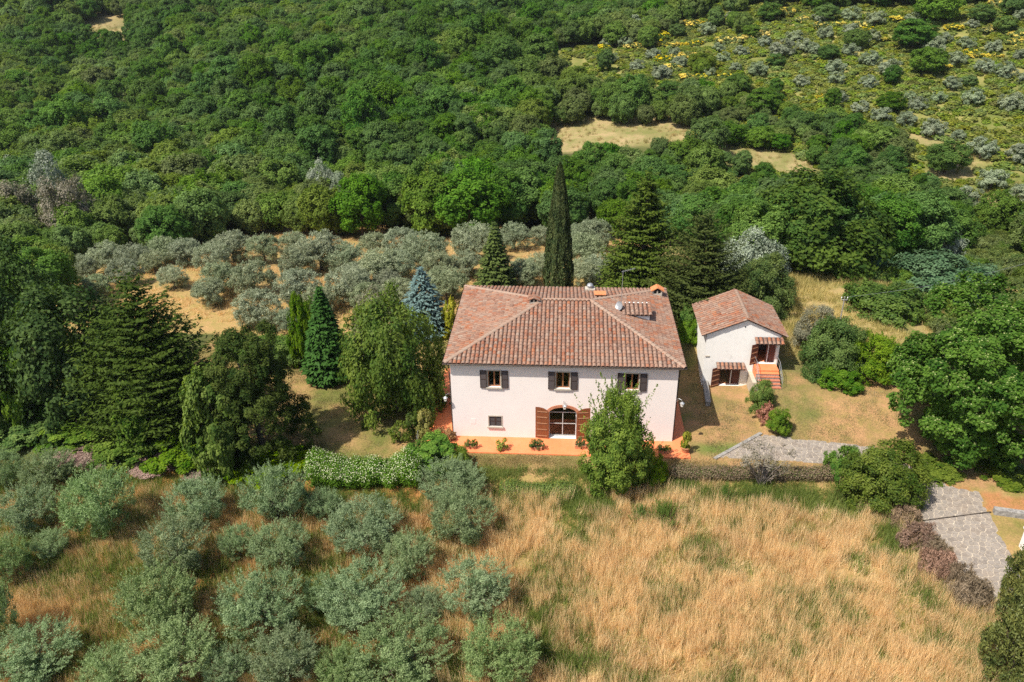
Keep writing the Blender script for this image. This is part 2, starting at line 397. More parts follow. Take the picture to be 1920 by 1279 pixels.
    shrub('greybush', 'greybush', 340, (1.5, 1.5, 1.6), 15000, .11, .045, nl=14, shoot=50, sh=.25, axmix=.8)
    shrub('dryshrub', 'drybrown', 350, (1.0, 1.0, .75), 6000, .16, .035, nl=12, shoot=60, sh=.3, axmix=1.3)
    shrub('redshrub', 'redbrown', 360, (1.0, 1.0, .7), 6000, .16, .035, nl=12, shoot=60, sh=.3, axmix=1.3)
    shrub('pinkshrub', 'pinkdry', 365, (1.2, 1.2, .45), 4500, .2, .04, nl=12, shoot=60, sh=.4, axmix=1.3)
    shrub('bluegreen', 'bluegreen', 370, (1.7, 1.7, 1.3), 16000, .15, .08, nl=22, lr=.34, shoot=30, sh=.2)
    shrub('silver', 'silver', 380, (2.2, 2.2, 2.5), 9000, .3, .13, nl=16, shoot=50, sh=.15, axmix=.6)
    shrub('flowering', 'bright', 390, (1.0, 1.0, .95), 7000, .13, .08, nl=12, extra=('flower', .09, .11, .09))
    shrub('broom', 'bramble', 400, (1.1, 1.1, .8), 2600, .24, .08, nl=9, extra=('yellow', 1.0, .17, .12), axmix=.8, shoot=20, sh=.4)
    shrub('yellowgreen', 'yellowleaf', 410, (.6, .6, .9), 3500, .12, .06, nl=10, shoot=15, sh=.2)
    shrub('redleaf', 'redleaf', 420, (.6, .6, .6), 2500, .11, .05, nl=10, shoot=25, sh=.4)
    shrub('scrub', 'scrub', 430, (1.3, 1.3, .9), 1500, .36, .26, nl=10, cnt=3)
    shrub('juniper', 'juniper', 440, (1.3, 1.3, 2.2), 16000, .15, .05, nl=26, lr=.34, shoot=140, sh=.14, axmix=1.3, bottom=-.6)
    shrub('potplant', 'bramble', 450, (.32, .32, .26), 900, .07, .04, nl=7)
    shrub('yellowpot', 'yellowleaf', 455, (.36, .36, .34), 1000, .08, .04, nl=7, shoot=8, sh=.3)
    shrub('wispy', 'bramble', 460, (.8, .8, 1.1), 2600, .12, .06, nl=8, shoot=30, sh=.3, cnt=2)
    shrub('fennel', 'ggrass', 470, (1.1, 1.1, .6), 2200, .22, .02, nl=10, shoot=260, sh=.9, axmix=1.9)
    for s in range(2):
        g = np.random.default_rng(475+s); m = 150; rr = np.abs(g.normal(size=m))*.5; an = g.uniform(0, 6.28, m); b = np.stack([rr*np.cos(an), rr*np.sin(an), np.zeros(m)], 1)
        tp = b*1.35+np.stack([g.normal(size=m)*.12, g.normal(size=m)*.12, (.5+.7*g.random(m))*np.exp(-.5*rr)], 1)
        proto('feathery', mesh_leaves('fennel_fronds', M['fennel'], shoots(g, b, tp, 44, .17, .016, .07)), trunk_mesh('fennel_stalks', g, .3, .02, 5, .3, .8), 1., 2.)
    shrub('ivy', 'bright', 480, (1.0, 1.0, 1.8), 20000, .10, .085, nl=24, lr=.34, shoot=10, sh=.1, bottom=-.7)
    shrub('silver_tree', 'silver', 385, (2.6, 2.6, 3.4), 17000, .20, .09, nl=34, lr=.30, shoot=80, sh=.12, axmix=.8, bottom=-.8)
    shrub('grey_tree', 'greybush', 388, (2.6, 2.6, 3.4), 18000, .19, .08, nl=34, lr=.28, shoot=110, sh=.14, axmix=.9, bottom=-.8)
    shrub('dark_tree', 'darkleaf', 396, (2.8, 2.8, 3.6), 24000, .20, .14, nl=40, lr=.27, shoot=30, sh=.08, bottom=-.9, cnt=3)
    shrub('green_tree', 'oak', 395, (2.6, 2.6, 3.0), 17000, .22, .15, nl=34, lr=.30, shoot=20, sh=.1, bottom=-.85)
    for s in range(1):
        g = np.random.default_rng(700)
        def taper(P):
            Q = P.copy(); Q[:, :2] *= np.clip(1.05-.42*(P[:, 2:3]/2.3), .45, 1.3); return Q
        c = blob(g, (1.5, 1.5, 2.3), 2.2, 26, .5, 9, .25, 20000, .125, .06, bottom=-.85, inner=.15, shape=taper)
        c3 = blob(g, (1.45, 1.45, 1.35), 1.45, 24, .45, 9, .22, 26000, .12, .06, bottom=-.9, inner=.15)
        b = np.stack([g.normal(size=150)*.55, g.normal(size=150)*.55, g.uniform(2.6, 4.0, 150)], 1)
        c2 = shoots(g, b, b+unit(np.stack([b[:, 0]*.5, b[:, 1]*.5, np.full(150, 1.2)], 1))*g.uniform(.5, 1.3, (150, 1)), 26, .125, .05, .06)
        proto('laurel_tree', mesh_leaves('laurel_crown', M['laurel'], c, c2, c3), trunk_mesh('laurel_stems', g, 1.0, .09, 7, .8, 3.8, twig=2), 4.6, 3.2)
    # linden
    g = np.random.default_rng(500); R = (6.2, 5.6, 6.5)
    c = blob(g, R, 6.5, 58, 1.4, 15, .5, 80000, .24, .18, outw=.5, up=.75, jit=.4, bottom=-.98, inner=.1)
    Q = c[0].reshape(-1, 4, 3); ctr = Q.mean(1); pick = (g.random(len(Q)) < .13) & (ctr[:, 2] > 3) & (np.linalg.norm((ctr-np.array([0, 0, 6.5]))/np.array(R), axis=1) > .8)
    V = (ctr[pick][:, None]+(Q[pick]-ctr[pick][:, None])*.55+np.array([0, 0, .10])).reshape(-1, 3); t = g.random(pick.sum())
    proto('linden', mesh_leaves('linden_crown', [M['linden'], M['bract']], c, (V, t, 1)), trunk_mesh('linden_trunk', g, 3.4, .4, 7, 3.6, 8.5, twig=2), 13.2, 12.8)
    # big dark garden tree masses (cedar-like plumes, conical)
    for s in range(3):
        g = np.random.default_rng(520+s)
        def cone(P):
            z = (P[:, 2]+5.2)/10.4; k = np.clip(1.12-.75*z**1.3, .2, 1)
            Q = P.copy(); r = np.linalg.norm(P[:, :2], axis=1, keepdims=True); Q[:, :2] = P[:, :2]/np.maximum(r, .3)*(3.6*k*np.random.default_rng(5+s).uniform(.55, 1.1, len(P)))[:, None]
            return Q
        c = blob(g, (3.6, 3.6, 5.2), 5.5, 52, 1.05, 9, .42, 48000, .24, .09, outw=.55, up=.5, jit=.42, bottom=-.97, axmix=.9, shape=cone, inner=.12)
        proto('cedar', mesh_leaves('conifer_crown', M['cedar'], c), trunk_mesh('conifer_trunk', g, 8, .28, 6, 1.6, 8), 11.4, 7.8)
    # spruce
    def spruce(kind, mat, seed, H, Rb, lev, L, Wd, dense=1., rag=.0, pw=.85, tipup=.14, zj=0., rise=0.):
        g = np.random.default_rng(seed); Ps, As, Ns, Ts = [], [], [], []
        for i in range(lev):
            u = (i+.3)/lev; z = H*(.02+.97*u); r = Rb*(1-u)**pw*min(1, .7+u*3)+.06; nb = int((9+14*(1-u))*dense)
            for k in range(nb):
                an = 6.283*k/nb+i*.8+g.uniform(-.12, .12); rr = r*g.uniform(.82-rag, 1.08+rag*.35)*(1+rag*(vnoise(np.array([an*1.3]), np.array([u*7]), 1., 9)[0]-.5)*1.2); m = max(4, int(26*rr/Rb*dense))
                s = g.uniform(.15, 1, m)**.7; side = g.normal(size=m)*.16*rr*s**.2*.6; bt = g.random()
                d = np.array([math.cos(an), math.sin(an), 0]); e = np.array([-math.sin(an), math.cos(an), 0])
                P = d*(s*rr)[:, None]+e*side[:, None]; zz = z+g.normal()*(rag*.5+zj)-(.20-rise)*rr*s+tipup*rr*s**3+g.normal(size=m)*.03
                P[:, 2] += zz; Ps.append(P)
                As.append(d+e*(np.sign(side)*.7)[:, None]+np.array([0, 0, -.15+rise*3])+g.normal(size=(m, 3))*(.15+zj*.5))
                Ns.append(np.array([0, 0, 1.])+d*(.35+rise)+g.normal(size=(m, 3))*(.28+zj*.5)); Ts.append(np.clip(.15+.65*s**2+.2*bt+g.normal(size=m)*.1, 0, 1))
        P = np.concatenate(Ps); V = leafV(P, np.concatenate(As), np.concatenate(Ns), L, Wd)
        mb = MB(); mb.tube([(0, 0, -.1), (0, 0, H*.5), (0, 0, H*.97)], [H*.022, H*.014, .01], 7)
        proto(kind, mesh_leaves(kind+'_crown', M[mat], (V, np.concatenate(Ts))), mb.mesh(kind+'_trunk', M['bark']), H, Rb*2.1)
    spruce('spruce', 'spruce', 600, 7.5, 2.0, 30, .40, .17, 1.2)
    spruce('blue_spruce', 'bluespruce', 610, 6.5, 1.9, 24, .36, .12, .85)
    spruce('broad_cypress', 'cypress', 620, 12.0, 2.9, 50, .30, .11, 1.7, .35, .6, .3, .35, .12)
    for q_ in range(3): spruce('ragged_conifer', 'cedar', 660+q_, 11.0, 3.7, 54, .28, .11, 1.7, .5, .5, .35, .55, .22)
    spruce('small_conifer', 'cypress', 630, 6.5, 1.5, 24, .34, .14, 1.)
    # columnar cypress
    g = np.random.default_rng(640); n = 22000; H = 13.; z = g.random(n)**.85
    an = g.uniform(0, 6.283, n); prof = 1.2*np.minimum(1, (1-z)**.62*1.25)*np.minimum(1, .55+z*3.0)
    fl = 1+.10*np.sin(an*9+vnoise(z*20, an*2, 1., 4)*5)+.12*(vnoise(z*26, an*2.2, 1., 5)-.5)
    r = prof*fl*(1-.13*g.random(n)**2); P = np.stack([r*np.cos(an), r*np.sin(an), z*H], 1)
    out = np.stack([np.cos(an), np.sin(an), np.zeros(n)], 1)
    V = leafV(P, np.array([0, 0, 1.])+out*.35+g.normal(size=(n, 3))*.2, out+g.normal(size=(n, 3))*.45, .30*g.uniform(.7, 1.3, n), .10*g.uniform(.7, 1.3, n))
    mb = MB(); mb.tube([(0, 0, -.1), (0, 0, 6), (0, 0, 12)], [.28, .2, .03], 8)
    proto('italian_cypress', mesh_leaves('cypress_crown', M['cypress'], (V, np.clip(vnoise(z*30, an*3, 1., 6)*.8+g.normal(size=n)*.15, 0, 1))), mb.mesh('cypress_trunk', M['bark']), 13., 2.4)
    # bare dead shrub
    g = np.random.default_rng(650); mb = MB()
    for k in range(16):
        a = g.uniform(0, 6.28); e = Vector((math.cos(a)*g.uniform(.3, 1.0), math.sin(a)*g.uniform(.3, 1.0), g.uniform(1.0, 1.9)))
        mb.tube([(0, 0, -.05), tuple(e*.5+Vector((0, 0, .15))), tuple(e)], [.020, .013, .004], 4, False)
        for j in range(7):
            q = e*g.uniform(.4, .95); e2 = q+Vector((g.normal()*.25, g.normal()*.25, abs(g.normal())*.25+.1)); mb.tube([tuple(q), tuple(e2)], [.007, .003], 3, False)
    c = blob(g, (.85, .85, .5), 1.45, 8, .3, 6, .16, 900, .09, .04, bottom=-.1)
    proto('deadbush', mesh_leaves('sparse_leaves', M['greybush'], c), mb.mesh('bare_branches', M['deadwood']), 1.95, 2.1)
make_protos()
_cycle = {}
def depth_of(P): return float((np.asarray(P)-CAM) @ FW)
def height_to(P, top):
    d = np.asarray(P)-CAM; s = (639.5-top)/F_PX
    return (s*(d @ FW)-(d @ UP))/(UP[2]-s*FW[2])
def put(kind, name, label, cat, P, H, Wd, group=None, rot=None, parts=('crown', 'trunk'), thick=1., variant=None):
    i = _cycle.get(kind, 0); _cycle[kind] = i+1
    c, t, ph, pw = PROTO[kind][(i if variant is None else variant) % len(PROTO[kind])]
    e = empty(name, (float(P[0]), float(P[1]), float(P[2])), rnd.uniform(0, 6.28) if rot is None else rot, label, cat, group)
    e.scale = (Wd/pw, Wd/pw*thick, H/ph)
    add(parts[0], c, e)
    if t is not None: add(parts[1], t, e)
    return e
def at(kind, name, label, cat, bx, by, top, w, group=None, front=.38, rot=None, parts=('crown', 'trunk'), hmin=None, **kw):
    """bx,by: lowest visible pixel of the plant; top: its highest pixel row; w: its width in pixels"""
    P = hit(bx, by); Wd = w*depth_of(P)/F_PX
    d = np.array([P[0]-CAM[0], P[1]-CAM[1]]); d /= np.linalg.norm(d)
    x, y = P[0]+d[0]*front*Wd, P[1]+d[1]*front*Wd; P = np.array([x, y, tz(x, y)])
    Wd = w*depth_of(P)/F_PX; H = max(height_to(P, top), .3)
    if hmin: H = max(H, hmin*Wd)
    return put(kind, name, label, cat, P, H, Wd, group, rot, parts, **kw)
SH = ('foliage', 'stems')

# ------------------------------------------------------------------ surface materials
def plaster(name, c, stain, dirt=.25):
    m, nt, b = new_mat(name); p = pos(nt)
    a = ramp(nt, noise(nt, .55, 6, .65, p), [(.35, c), (.75, tuple(x*.93 for x in c))])
    st = ramp(nt, noise(nt, 2.2, 8, .75, p, .6), [(.56, (0, 0, 0)), (.78, (dirt, dirt, dirt))])
    mp = N(nt, 'ShaderNodeMapping'); mp.inputs['Scale'].default_value = (3.5, 3.5, .22); nt.links.new(p, mp.inputs['Vector'])
    sk = ramp(nt, noise(nt, 1., 6, .7, mp.outputs[0]), [(.55, (0, 0, 0)), (.85, (min(dirt*.9, .22),)*3)])
    a = mixcol(nt, sk, a, stain)
    nt.links.new(mixcol(nt, st, a, stain), b.inputs['Base Color'])
    b.inputs['Roughness'].default_value = .92; b.inputs['Specular IOR Level'].default_value = .15
    bump(nt, b, noise(nt, 9, 6, .7, p), .25, .02); return m
M['plaster'] = plaster('pale_pink_plaster', (.78, .705, .665), (.66, .57, .51), .3)
M['whitewash'] = plaster('weathered_whitewash', (.80, .78, .74), (.42, .40, .35), .75)
def tile_mat(name, shift=0., dull=0.):
    m, nt, b = new_mat(name); p = pos(nt)
    at = N(nt, 'ShaderNodeAttribute', attribute_name='tint'); oi = N(nt, 'ShaderNodeObjectInfo')
    r = math_n(nt, 'FRACT', math_n(nt, 'ADD', at.outputs['Fac'], math_n(nt, 'MULTIPLY', oi.outputs['Random'], 5.17)))
    base = ramp(nt, r, [(0, (.24, .115, .075)), (.14, (.31, .185, .13)), (.28, (.235, .15, .115)), (.42, (.34, .125, .058)), (.56, (.31, .23, .18)), (.70, (.30, .100, .048)), (.84, (.20, .12, .09)), (1, (.33, .205, .15))])
    big = noise(nt, .35, 3, .5, p)
    base = mixcol(nt, ramp(nt, big, [(.4, (0, 0, 0)), (.7, (.35, .35, .35))]), base, (.36, .26, .20))
    lich = ramp(nt, noise(nt, 5.5, 6, .7, p), [(.50, (0, 0, 0)), (.62, (.6, .6, .6))])
    c = mixcol(nt, lich, base, (.30, .225, .175))
    dark = ramp(nt, noise(nt, 4.3, 5, .75, p, .4), [(.56, (0, 0, 0)), (.64, (.9, .9, .9))])
    c = mixcol(nt, dark, c, (.10, .035, .022))
    c = mixcol(nt, 1., c, (.92, .90, .88), 'MULTIPLY')
    org = ramp(nt, noise(nt, 3.1, 4, .7, p, .8), [(.62, (0, 0, 0)), (.72, (.55, .55, .55))])
    c = mixcol(nt, org, c, (.52, .23, .05))
    if dull: c = mixcol(nt, dull, c, (.33, .25, .19))
    nt.links.new(c, b.inputs['Base Color']); b.inputs['Roughness'].default_value = .9; b.inputs['Specular IOR Level'].default_value = .2
    bump(nt, b, noise(nt, 22, 5, .7, p), .5, .015); return m
M['tile'] = tile_mat('terracotta_roof_tile'); M['pan'] = surf('dark_gap_pan_tile', (.050, .032, .025), (.14, .080, .058), 6, .95, .4); M['hip'] = tile_mat('mortared_hip_tile', 0, .62)  # pan colour is darkened to paint in the shaded gaps between cover tiles
M['newtile'] = surf('new_orange_tile', (.50, .17, .065), (.60, .25, .11), 6)
def terr_mat():
    m, nt, b = new_mat('orange_terracotta_paving'); p = pos(nt)
    br = N(nt, 'ShaderNodeTexBrick'); br.offset = 0.; br.inputs['Scale'].default_value = 1.; br.inputs['Mortar Size'].default_value = .006
    br.inputs['Brick Width'].default_value = .3; br.inputs['Row Height'].default_value = .3
    br.inputs['Color1'].default_value = (.77, .225, .088, 1); br.inputs['Color2'].default_value = (.72, .21, .085, 1); br.inputs['Mortar'].default_value = (.62, .24, .12, 1)
    nt.links.new(p, br.inputs['Vector'])
    c = mixcol(nt, ramp(nt, noise(nt, 1.3, 5, .6, p), [(.45, (0, 0, 0)), (.75, (.5, .5, .5))]), br.outputs[0], (.75, .29, .135))
    nt.links.new(c, b.inputs['Base Color']); b.inputs['Roughness'].default_value = .6; b.inputs['Specular IOR Level'].default_value = .3
    bump(nt, b, br.outputs['Fac'], -.2, .01); return m
M['terrace'] = terr_mat()
M['stone'] = surf('grey_paving_stone', (.20, .175, .155), (.38, .335, .30), 5, .9, .5, 30)
M['mortar'] = surf('pale_sandy_joint', (.40, .34, .26), (.52, .45, .36), 4, .95, .4, 20)
M['sillstone'] = surf('grey_sandstone', (.36, .32, .26), (.48, .43, .36), 8, .9, .3)
M['greystone'] = surf('weathered_grey_stone', (.16, .15, .14), (.36, .34, .31), 6, .95, .6, 24)
def wood(name, c1, c2, scale=(14, 14, .8), rough=.6):
    m, nt, b = new_mat(name); mp = N(nt, 'ShaderNodeMapping'); mp.inputs['Scale'].default_value = scale
    nt.links.new(pos(nt), mp.inputs['Vector']); f = noise(nt, 2.2, 6, .65, mp.outputs[0], .5)
    nt.links.new(ramp(nt, f, [(.3, c1), (.7, c2)]), b.inputs['Base Color']); b.inputs['Roughness'].default_value = rough
    bump(nt, b, f, .3, .01); return m
M['shutter'] = wood('dark_brown_shutter', (.030, .019, .017), (.062, .040, .034))
M['doorwood'] = wood('red_brown_door_wood', (.135, .035, .012), (.27, .085, .026))
M['batten'] = wood('pale_worn_batten', (.26, .12, .06), (.40, .21, .12))
M['frame'] = wood('window_frame_wood', (.20, .07, .025), (.34, .14, .05))
M['sheddoor'] = wood('dark_red_shed_door', (.075, .018, .012), (.14, .040, .026))
M['white'] = surf('white_paint', (.66, .65, .62), (.76, .75, .73), 5, .6, .1)
M['palegrey'] = surf('pale_grey_paint', (.42, .41, .39), (.52, .51, .49), 5, .6, .1)
M['metal'] = surf('grey_metal', (.30, .31, .32), (.45, .46, .47), 8, .45, .1, metal=.6)
M['gutter'] = surf('dark_copper_gutter', (.050, .040, .035), (.12, .10, .085), 4, .5, .1, metal=.5)
M['dark'] = surf('dark_interior', (.02, .018, .016), (.035, .03, .027), 2, .9, 0)
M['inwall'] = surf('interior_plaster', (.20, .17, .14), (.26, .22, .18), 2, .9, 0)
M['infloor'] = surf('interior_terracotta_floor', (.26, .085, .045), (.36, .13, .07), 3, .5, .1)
M['brick'] = surf('arch_brick', (.42, .16, .085), (.56, .25, .15), 9, .9, .4)
M['pot'] = surf('terracotta_pot', (.40, .17, .08), (.52, .25, .13), 8, .85, .2)
M['soil'] = surf('dark_soil', (.05, .035, .025), (.09, .065, .045), 10, 1, .4)
M['cream'] = surf('cream_glass_lamp', (.66, .63, .55), (.76, .73, .66), 6, .3, 0)
def glass():
    m, nt, b = new_mat('window_glass'); nt.nodes.remove(b)
    tr = N(nt, 'ShaderNodeBsdfTransparent'); tr.inputs[0].default_value = (.72, .74, .74, 1); gl = N(nt, 'ShaderNodeBsdfGlossy'); gl.inputs['Roughness'].default_value = .03
    fr = N(nt, 'ShaderNodeFresnel'); fr.inputs[0].default_value = 1.5; mx = N(nt, 'ShaderNodeMixShader')
    nt.links.new(math_n(nt, 'MULTIPLY', fr.outputs[0], .6), mx.inputs[0]); nt.links.new(tr.outputs[0], mx.inputs[1]); nt.links.new(gl.outputs[0], mx.inputs[2])
    nt.links.new(mx.outputs[0], nt.nodes['Material Output'].inputs[0]); return m
M['glass'] = glass()

# ------------------------------------------------------------------ zones named by what the photograph shows there
CLEAR = [[(1000, 252), (1060, 240), (1200, 234), (1290, 248), (1400, 276), (1480, 286), (1552, 325), (1535, 347), (1465, 322), (1390, 302), (1290, 280), (1230, 274), (1130, 276), (1060, 286), (1020, 278)],
         [(130, 58), (188, 34), (250, 42), (244, 62), (190, 74)]]
HILL = [(1210, 95), (1290, 45), (1420, 20), (1640, 20), (1925, 5), (1960, 425), (1840, 410), (1760, 380), (1700, 330), (1690, 250), (1600, 232), (1480, 195), (1380, 160), (1240, 165), (1050, 135), (985, 118), (1080, 88)]
PATHS = [[(1700, 245), (1790, 270), (1850, 300), (1820, 335), (1740, 345), (1720, 320), (1790, 310), (1760, 285), (1705, 262)],
         [(1830, 375), (1910, 350), (1925, 395), (1860, 405)]]
LANE_PX = [(1345, 858), (1425, 815), (1500, 823), (1640, 838), (1725, 885), (1790, 915), (1835, 922), (1856, 964), (1900, 1050), (1935, 1110), (1945, 1148), (1834, 1139), (1792, 1080), (1726, 975), (1712, 925), (1640, 886), (1550, 870)]
LANE = [hit(*q)[:2] for q in LANE_PX]
DIRT_PX = [(1700, 893), (1800, 915), (1925, 935), (1925, 962), (1850, 958), (1835, 925), (1790, 924), (1715, 930)]
def grow(P, f, dy=0):
    cx = sum(p[0] for p in P)/len(P); cy = sum(p[1] for p in P)/len(P)
    return [(cx+(p[0]-cx)*f, cy+dy+(p[1]-cy)*f*1.5) for p in P]
def zone_cols(x, y):
    q = proj(np.stack([x, y, terrain(x, y)], -1)); px, py = q[:, 0], q[:, 1]; vis = q[:, 2] > 1
    n1 = vnoise(x, y, 2.2, 21); n2 = vnoise(x, y, .8, 22); n3 = vnoise(x, y, 7, 23); n = np.clip(.45*n1+.2*n2+.35*n3, 0, 1)
    def mix(a, b, t): return np.array(a)[None]*(1-t[:, None])+np.array(b)[None]*t[:, None]
    c = mix((.075, .080, .030), (.125, .125, .045), n)                              # woodland floor
    lawn = (y > -4.6) & (y < 22) & (x > -36) & (x < 40)
    c[lawn] = mix((.140, .140, .046), (.365, .215, .110), sst(.22, .60, n))[lawn]
    left = lawn & (x < -9); c[left] = mix((.150, .150, .045), (.34, .215, .100), sst(.28, .62, n))[left]
    fr_ = (y > -4.6) & (y < -2.1) & (x > -9) & (x < 12); c[fr_] = mix((.20, .165, .065), (.37, .225, .115), sst(.2, .5, n))[fr_]
    g2 = (x > 9.5) & (x < 16) & (y > -2) & (y < 5.5); gt = sst(.5, .32, n1*.6+n3*.4)*sst(5.5, 3.0, y)
    c = c*(1-(g2*gt*.85)[:, None])+np.array((.12, .17, .040))[None]*(g2*gt*.85)[:, None]
    fld = (y <= -4.6); c[fld] = mix((.34, .225, .10), (.20, .165, .055), sst(.45, .75, n))[fld]
    lf = fld & (x < -8); c[lf] = mix((.34, .165, .06), (.14, .13, .04), sst(.45, .7, n))[lf]
    gro = (y > 17) & (y < 66) & (x > -62) & (x < 12); c[gro] = mix((.44, .28, .13), (.28, .20, .08), n)[gro]
    gr2 = (y > 14) & (y < 64) & (x >= 12) & (x < 60); c[gr2] = mix((.36, .26, .125), (.17, .17, .055), sst(.45, .7, n))[gr2]
    hl = vis & in_poly(px, py, HILL) & (y > 60); c[hl] = mix((.14, .155, .042), (.29, .245, .095), sst(.3, .75, n))[hl]
    for P in [grow(c_, 1.12, 4) for c_ in CLEAR]+PATHS:
        k = vis & in_poly(px, py, P) & (y > 60); c[k] = mix((.37, .275, .15), (.21, .19, .075), sst(.3, .8, n))[k]
    k = vis & in_poly(px, py, DIRT_PX); c[k] = mix((.44, .20, .095), (.34, .17, .08), n)[k]
    return c
def geo(a, b, r):
    out = [a]; s = r[0]
    while out[-1] < b: out.append(out[-1]+s); s *= r[1]
    return out
xs = sorted(set([round(-v, 3) for v in geo(48, 1300, (1.0, 1.13))] + [round(v, 3) for v in np.arange(-47.5, 48, .5)] + [round(v, 3) for v in geo(48, 1300, (1.0, 1.13))]))
ys = sorted(set([round(-v, 3) for v in geo(62, 600, (2., 1.3))] + [round(v, 3) for v in np.arange(-60, 26, .5)] + [round(v, 3) for v in geo(26, 1500, (.8, 1.022))]))
XX, YY = np.meshgrid(np.array(xs), np.array(ys)); x_, y_ = XX.ravel(), YY.ravel()
gV = np.stack([x_, y_, terrain(x_, y_)], 1); nx = len(xs); ny = len(ys)
ii = (np.arange(ny-1)[:, None]*nx+np.arange(nx-1)[None]).ravel()
def ground_mat():
    m, nt, b = new_mat('ground_cover'); p = pos(nt)
    at_ = N(nt, 'ShaderNodeAttribute', attribute_name='soil')
    f = noise(nt, 7., 8, .8, p); f2 = noise(nt, .9, 6, .75, p)
    c = mixcol(nt, 1., at_.outputs['Color'], ramp(nt, f, [(.3, (.55, .55, .55)), (.7, (1.42, 1.38, 1.28))]), 'MULTIPLY')
    c = mixcol(nt, ramp(nt, f2, [(.42, (0, 0, 0)), (.66, (.75, .75, .75))]), c, mixcol(nt, 1., c, (.60, .86, .52), 'MULTIPLY'))
    nt.links.new(c, b.inputs['Base Color']); b.inputs['Roughness'].default_value = .95; b.inputs['Specular IOR Level'].default_value = .1
    bump(nt, b, f, .6, .05); return m
gm = np_mesh('ground', gV, np.stack([ii, ii+1, ii+nx+1, ii+nx], 1), ground_mat())
ca = gm.attributes.new('soil', 'FLOAT_COLOR', 'POINT'); cc = np.ones((len(gV), 4), np.float32); cc[:, :3] = zone_cols(x_, y_)
ca.data.foreach_set('color', cc.ravel())
gm.polygons.foreach_set('use_smooth', np.ones(len(gm.polygons), bool))
tag(add('ground', gm), kind='structure')

# ------------------------------------------------------------------ paved lane: irregular stones in pale joints
def clip(poly, px, py, nx_, ny_):
    out = []
    for i in range(len(poly)):
        a, b = poly[i], poly[(i+1) % len(poly)]
        da = (a[0]-px)*nx_+(a[1]-py)*ny_; db = (b[0]-px)*nx_+(b[1]-py)*ny_
        if da <= 0: out.append(a)
        if (da < 0 < db) or (db < 0 < da):
            t = da/(da-db); out.append((a[0]+(b[0]-a[0])*t, a[1]+(b[1]-a[1])*t))
    return out
def lane():
    A = np.array(LANE); x0, y0 = A.min(0)-.6; x1, y1 = A.max(0)+.6; s = .36
    root = empty('paved_lane', (float(A[:, 0].mean()), float(A[:, 1].mean()), 0)); tag(root, kind='structure')
    o = np.array(root.location)
    sites = {}
    for j in range(int((y1-y0)/s)+1):
        for i in range(int((x1-x0)/s)+1):
            sites[(i, j)] = (x0+s*(i+.5*(j % 2)+rnd.uniform(-.38, .38)), y0+s*(j+rnd.uniform(-.38, .38)))
    cells = []
    for (i, j), (sx, sy) in sites.items():
        if not in_poly(np.array([sx]), np.array([sy]), LANE)[0]: continue
        po = [(sx-.8, sy-.8), (sx+.8, sy-.8), (sx+.8, sy+.8), (sx-.8, sy+.8)]
        for di in (-2, -1, 0, 1, 2):
            for dj in (-2, -1, 0, 1, 2):
                q = sites.get((i+di, j+dj))
                if q and (di or dj): po = clip(po, (sx+q[0])/2, (sy+q[1])/2, q[0]-sx, q[1]-sy)
        for e1 in range(len(LANE)):
            (ax, ay), (bx_, by_) = LANE[e1], LANE[(e1+1) % len(LANE)]; ex, ey = bx_-ax, by_-ay; l2 = ex*ex+ey*ey
            t = max(0, min(1, ((sx-ax)*ex+(sy-ay)*ey)/l2))
            if math.hypot(sx-ax-t*ex, sy-ay-t*ey) < .75 and 0 < t < 1:
                sg = 1 if (sx-ax)*ey-(sy-ay)*ex < 0 else -1
                po = clip(po, ax, ay, ey*sg, -ex*sg)
        if len(po) >= 3: cells.append((sx, sy, po))
    bed = MB()
    for sx, sy, po in cells: bed.poly([(p[0]-o[0], p[1]-o[1], tz(*p)+.012) for p in po])
    b = bed.build('joint_bed', M['mortar'], root); tag(b, kind='structure')
    cells.sort(key=lambda c: -float(proj(np.array([c[0], c[1], 0]))[2]) if False else float((np.array([c[0], c[1], 0])-CAM) @ FW))
    rest = MB()
    for k, (sx, sy, po) in enumerate(cells):
        sh = [(sx+(p[0]-sx)*rnd.uniform(.83, .90), sy+(p[1]-sy)*rnd.uniform(.83, .90)) for p in po]
        z = tz(sx, sy); h = .035+rnd.uniform(0, .015)
        if k < 300:
            mb = MB(); mb.prism([(p[0]-sx, p[1]-sy) for p in sh], -.02, h, rnd.random())
            mb.build('paving_stone', M['stone2'], root, (sx-o[0], sy-o[1], z))
        else: rest.prism([(p[0]-o[0], p[1]-o[1]) for p in sh], z-.02, z+h, rnd.random())
    if rest.v: tag(rest.build('far_paving_stones', M['stone2'], root), kind='stuff')
def stone2():
    m, nt, b = new_mat('varied_paving_stone'); p = pos(nt); oi = N(nt, 'ShaderNodeObjectInfo'); at_ = N(nt, 'ShaderNodeAttribute', attribute_name='tint')
    r = math_n(nt, 'FRACT', math_n(nt, 'ADD', oi.outputs['Random'], at_.outputs['Fac']))
    c = ramp(nt, r, [(0, (.21, .178, .150)), (.4, (.265, .228, .192)), (.7, (.29, .25, .21)), (1, (.235, .206, .176))])
    c = mixcol(nt, 1., c, ramp(nt, noise(nt, 7, 5, .7, p), [(.3, (.75, .75, .75)), (.7, (1.2, 1.2, 1.2))]), 'MULTIPLY')
    c = mixcol(nt, ramp(nt, noise(nt, .5, 4, .6, p), [(.5, (0, 0, 0)), (.72, (.55, .5, .5))]), c, (.30, .225, .16))
    nt.links.new(c, b.inputs['Base Color']); b.inputs['Roughness'].default_value = .9; bump(nt, b, noise(nt, 18, 5, .7, p), .4, .02); return m
M['stone2'] = stone2()
lane()
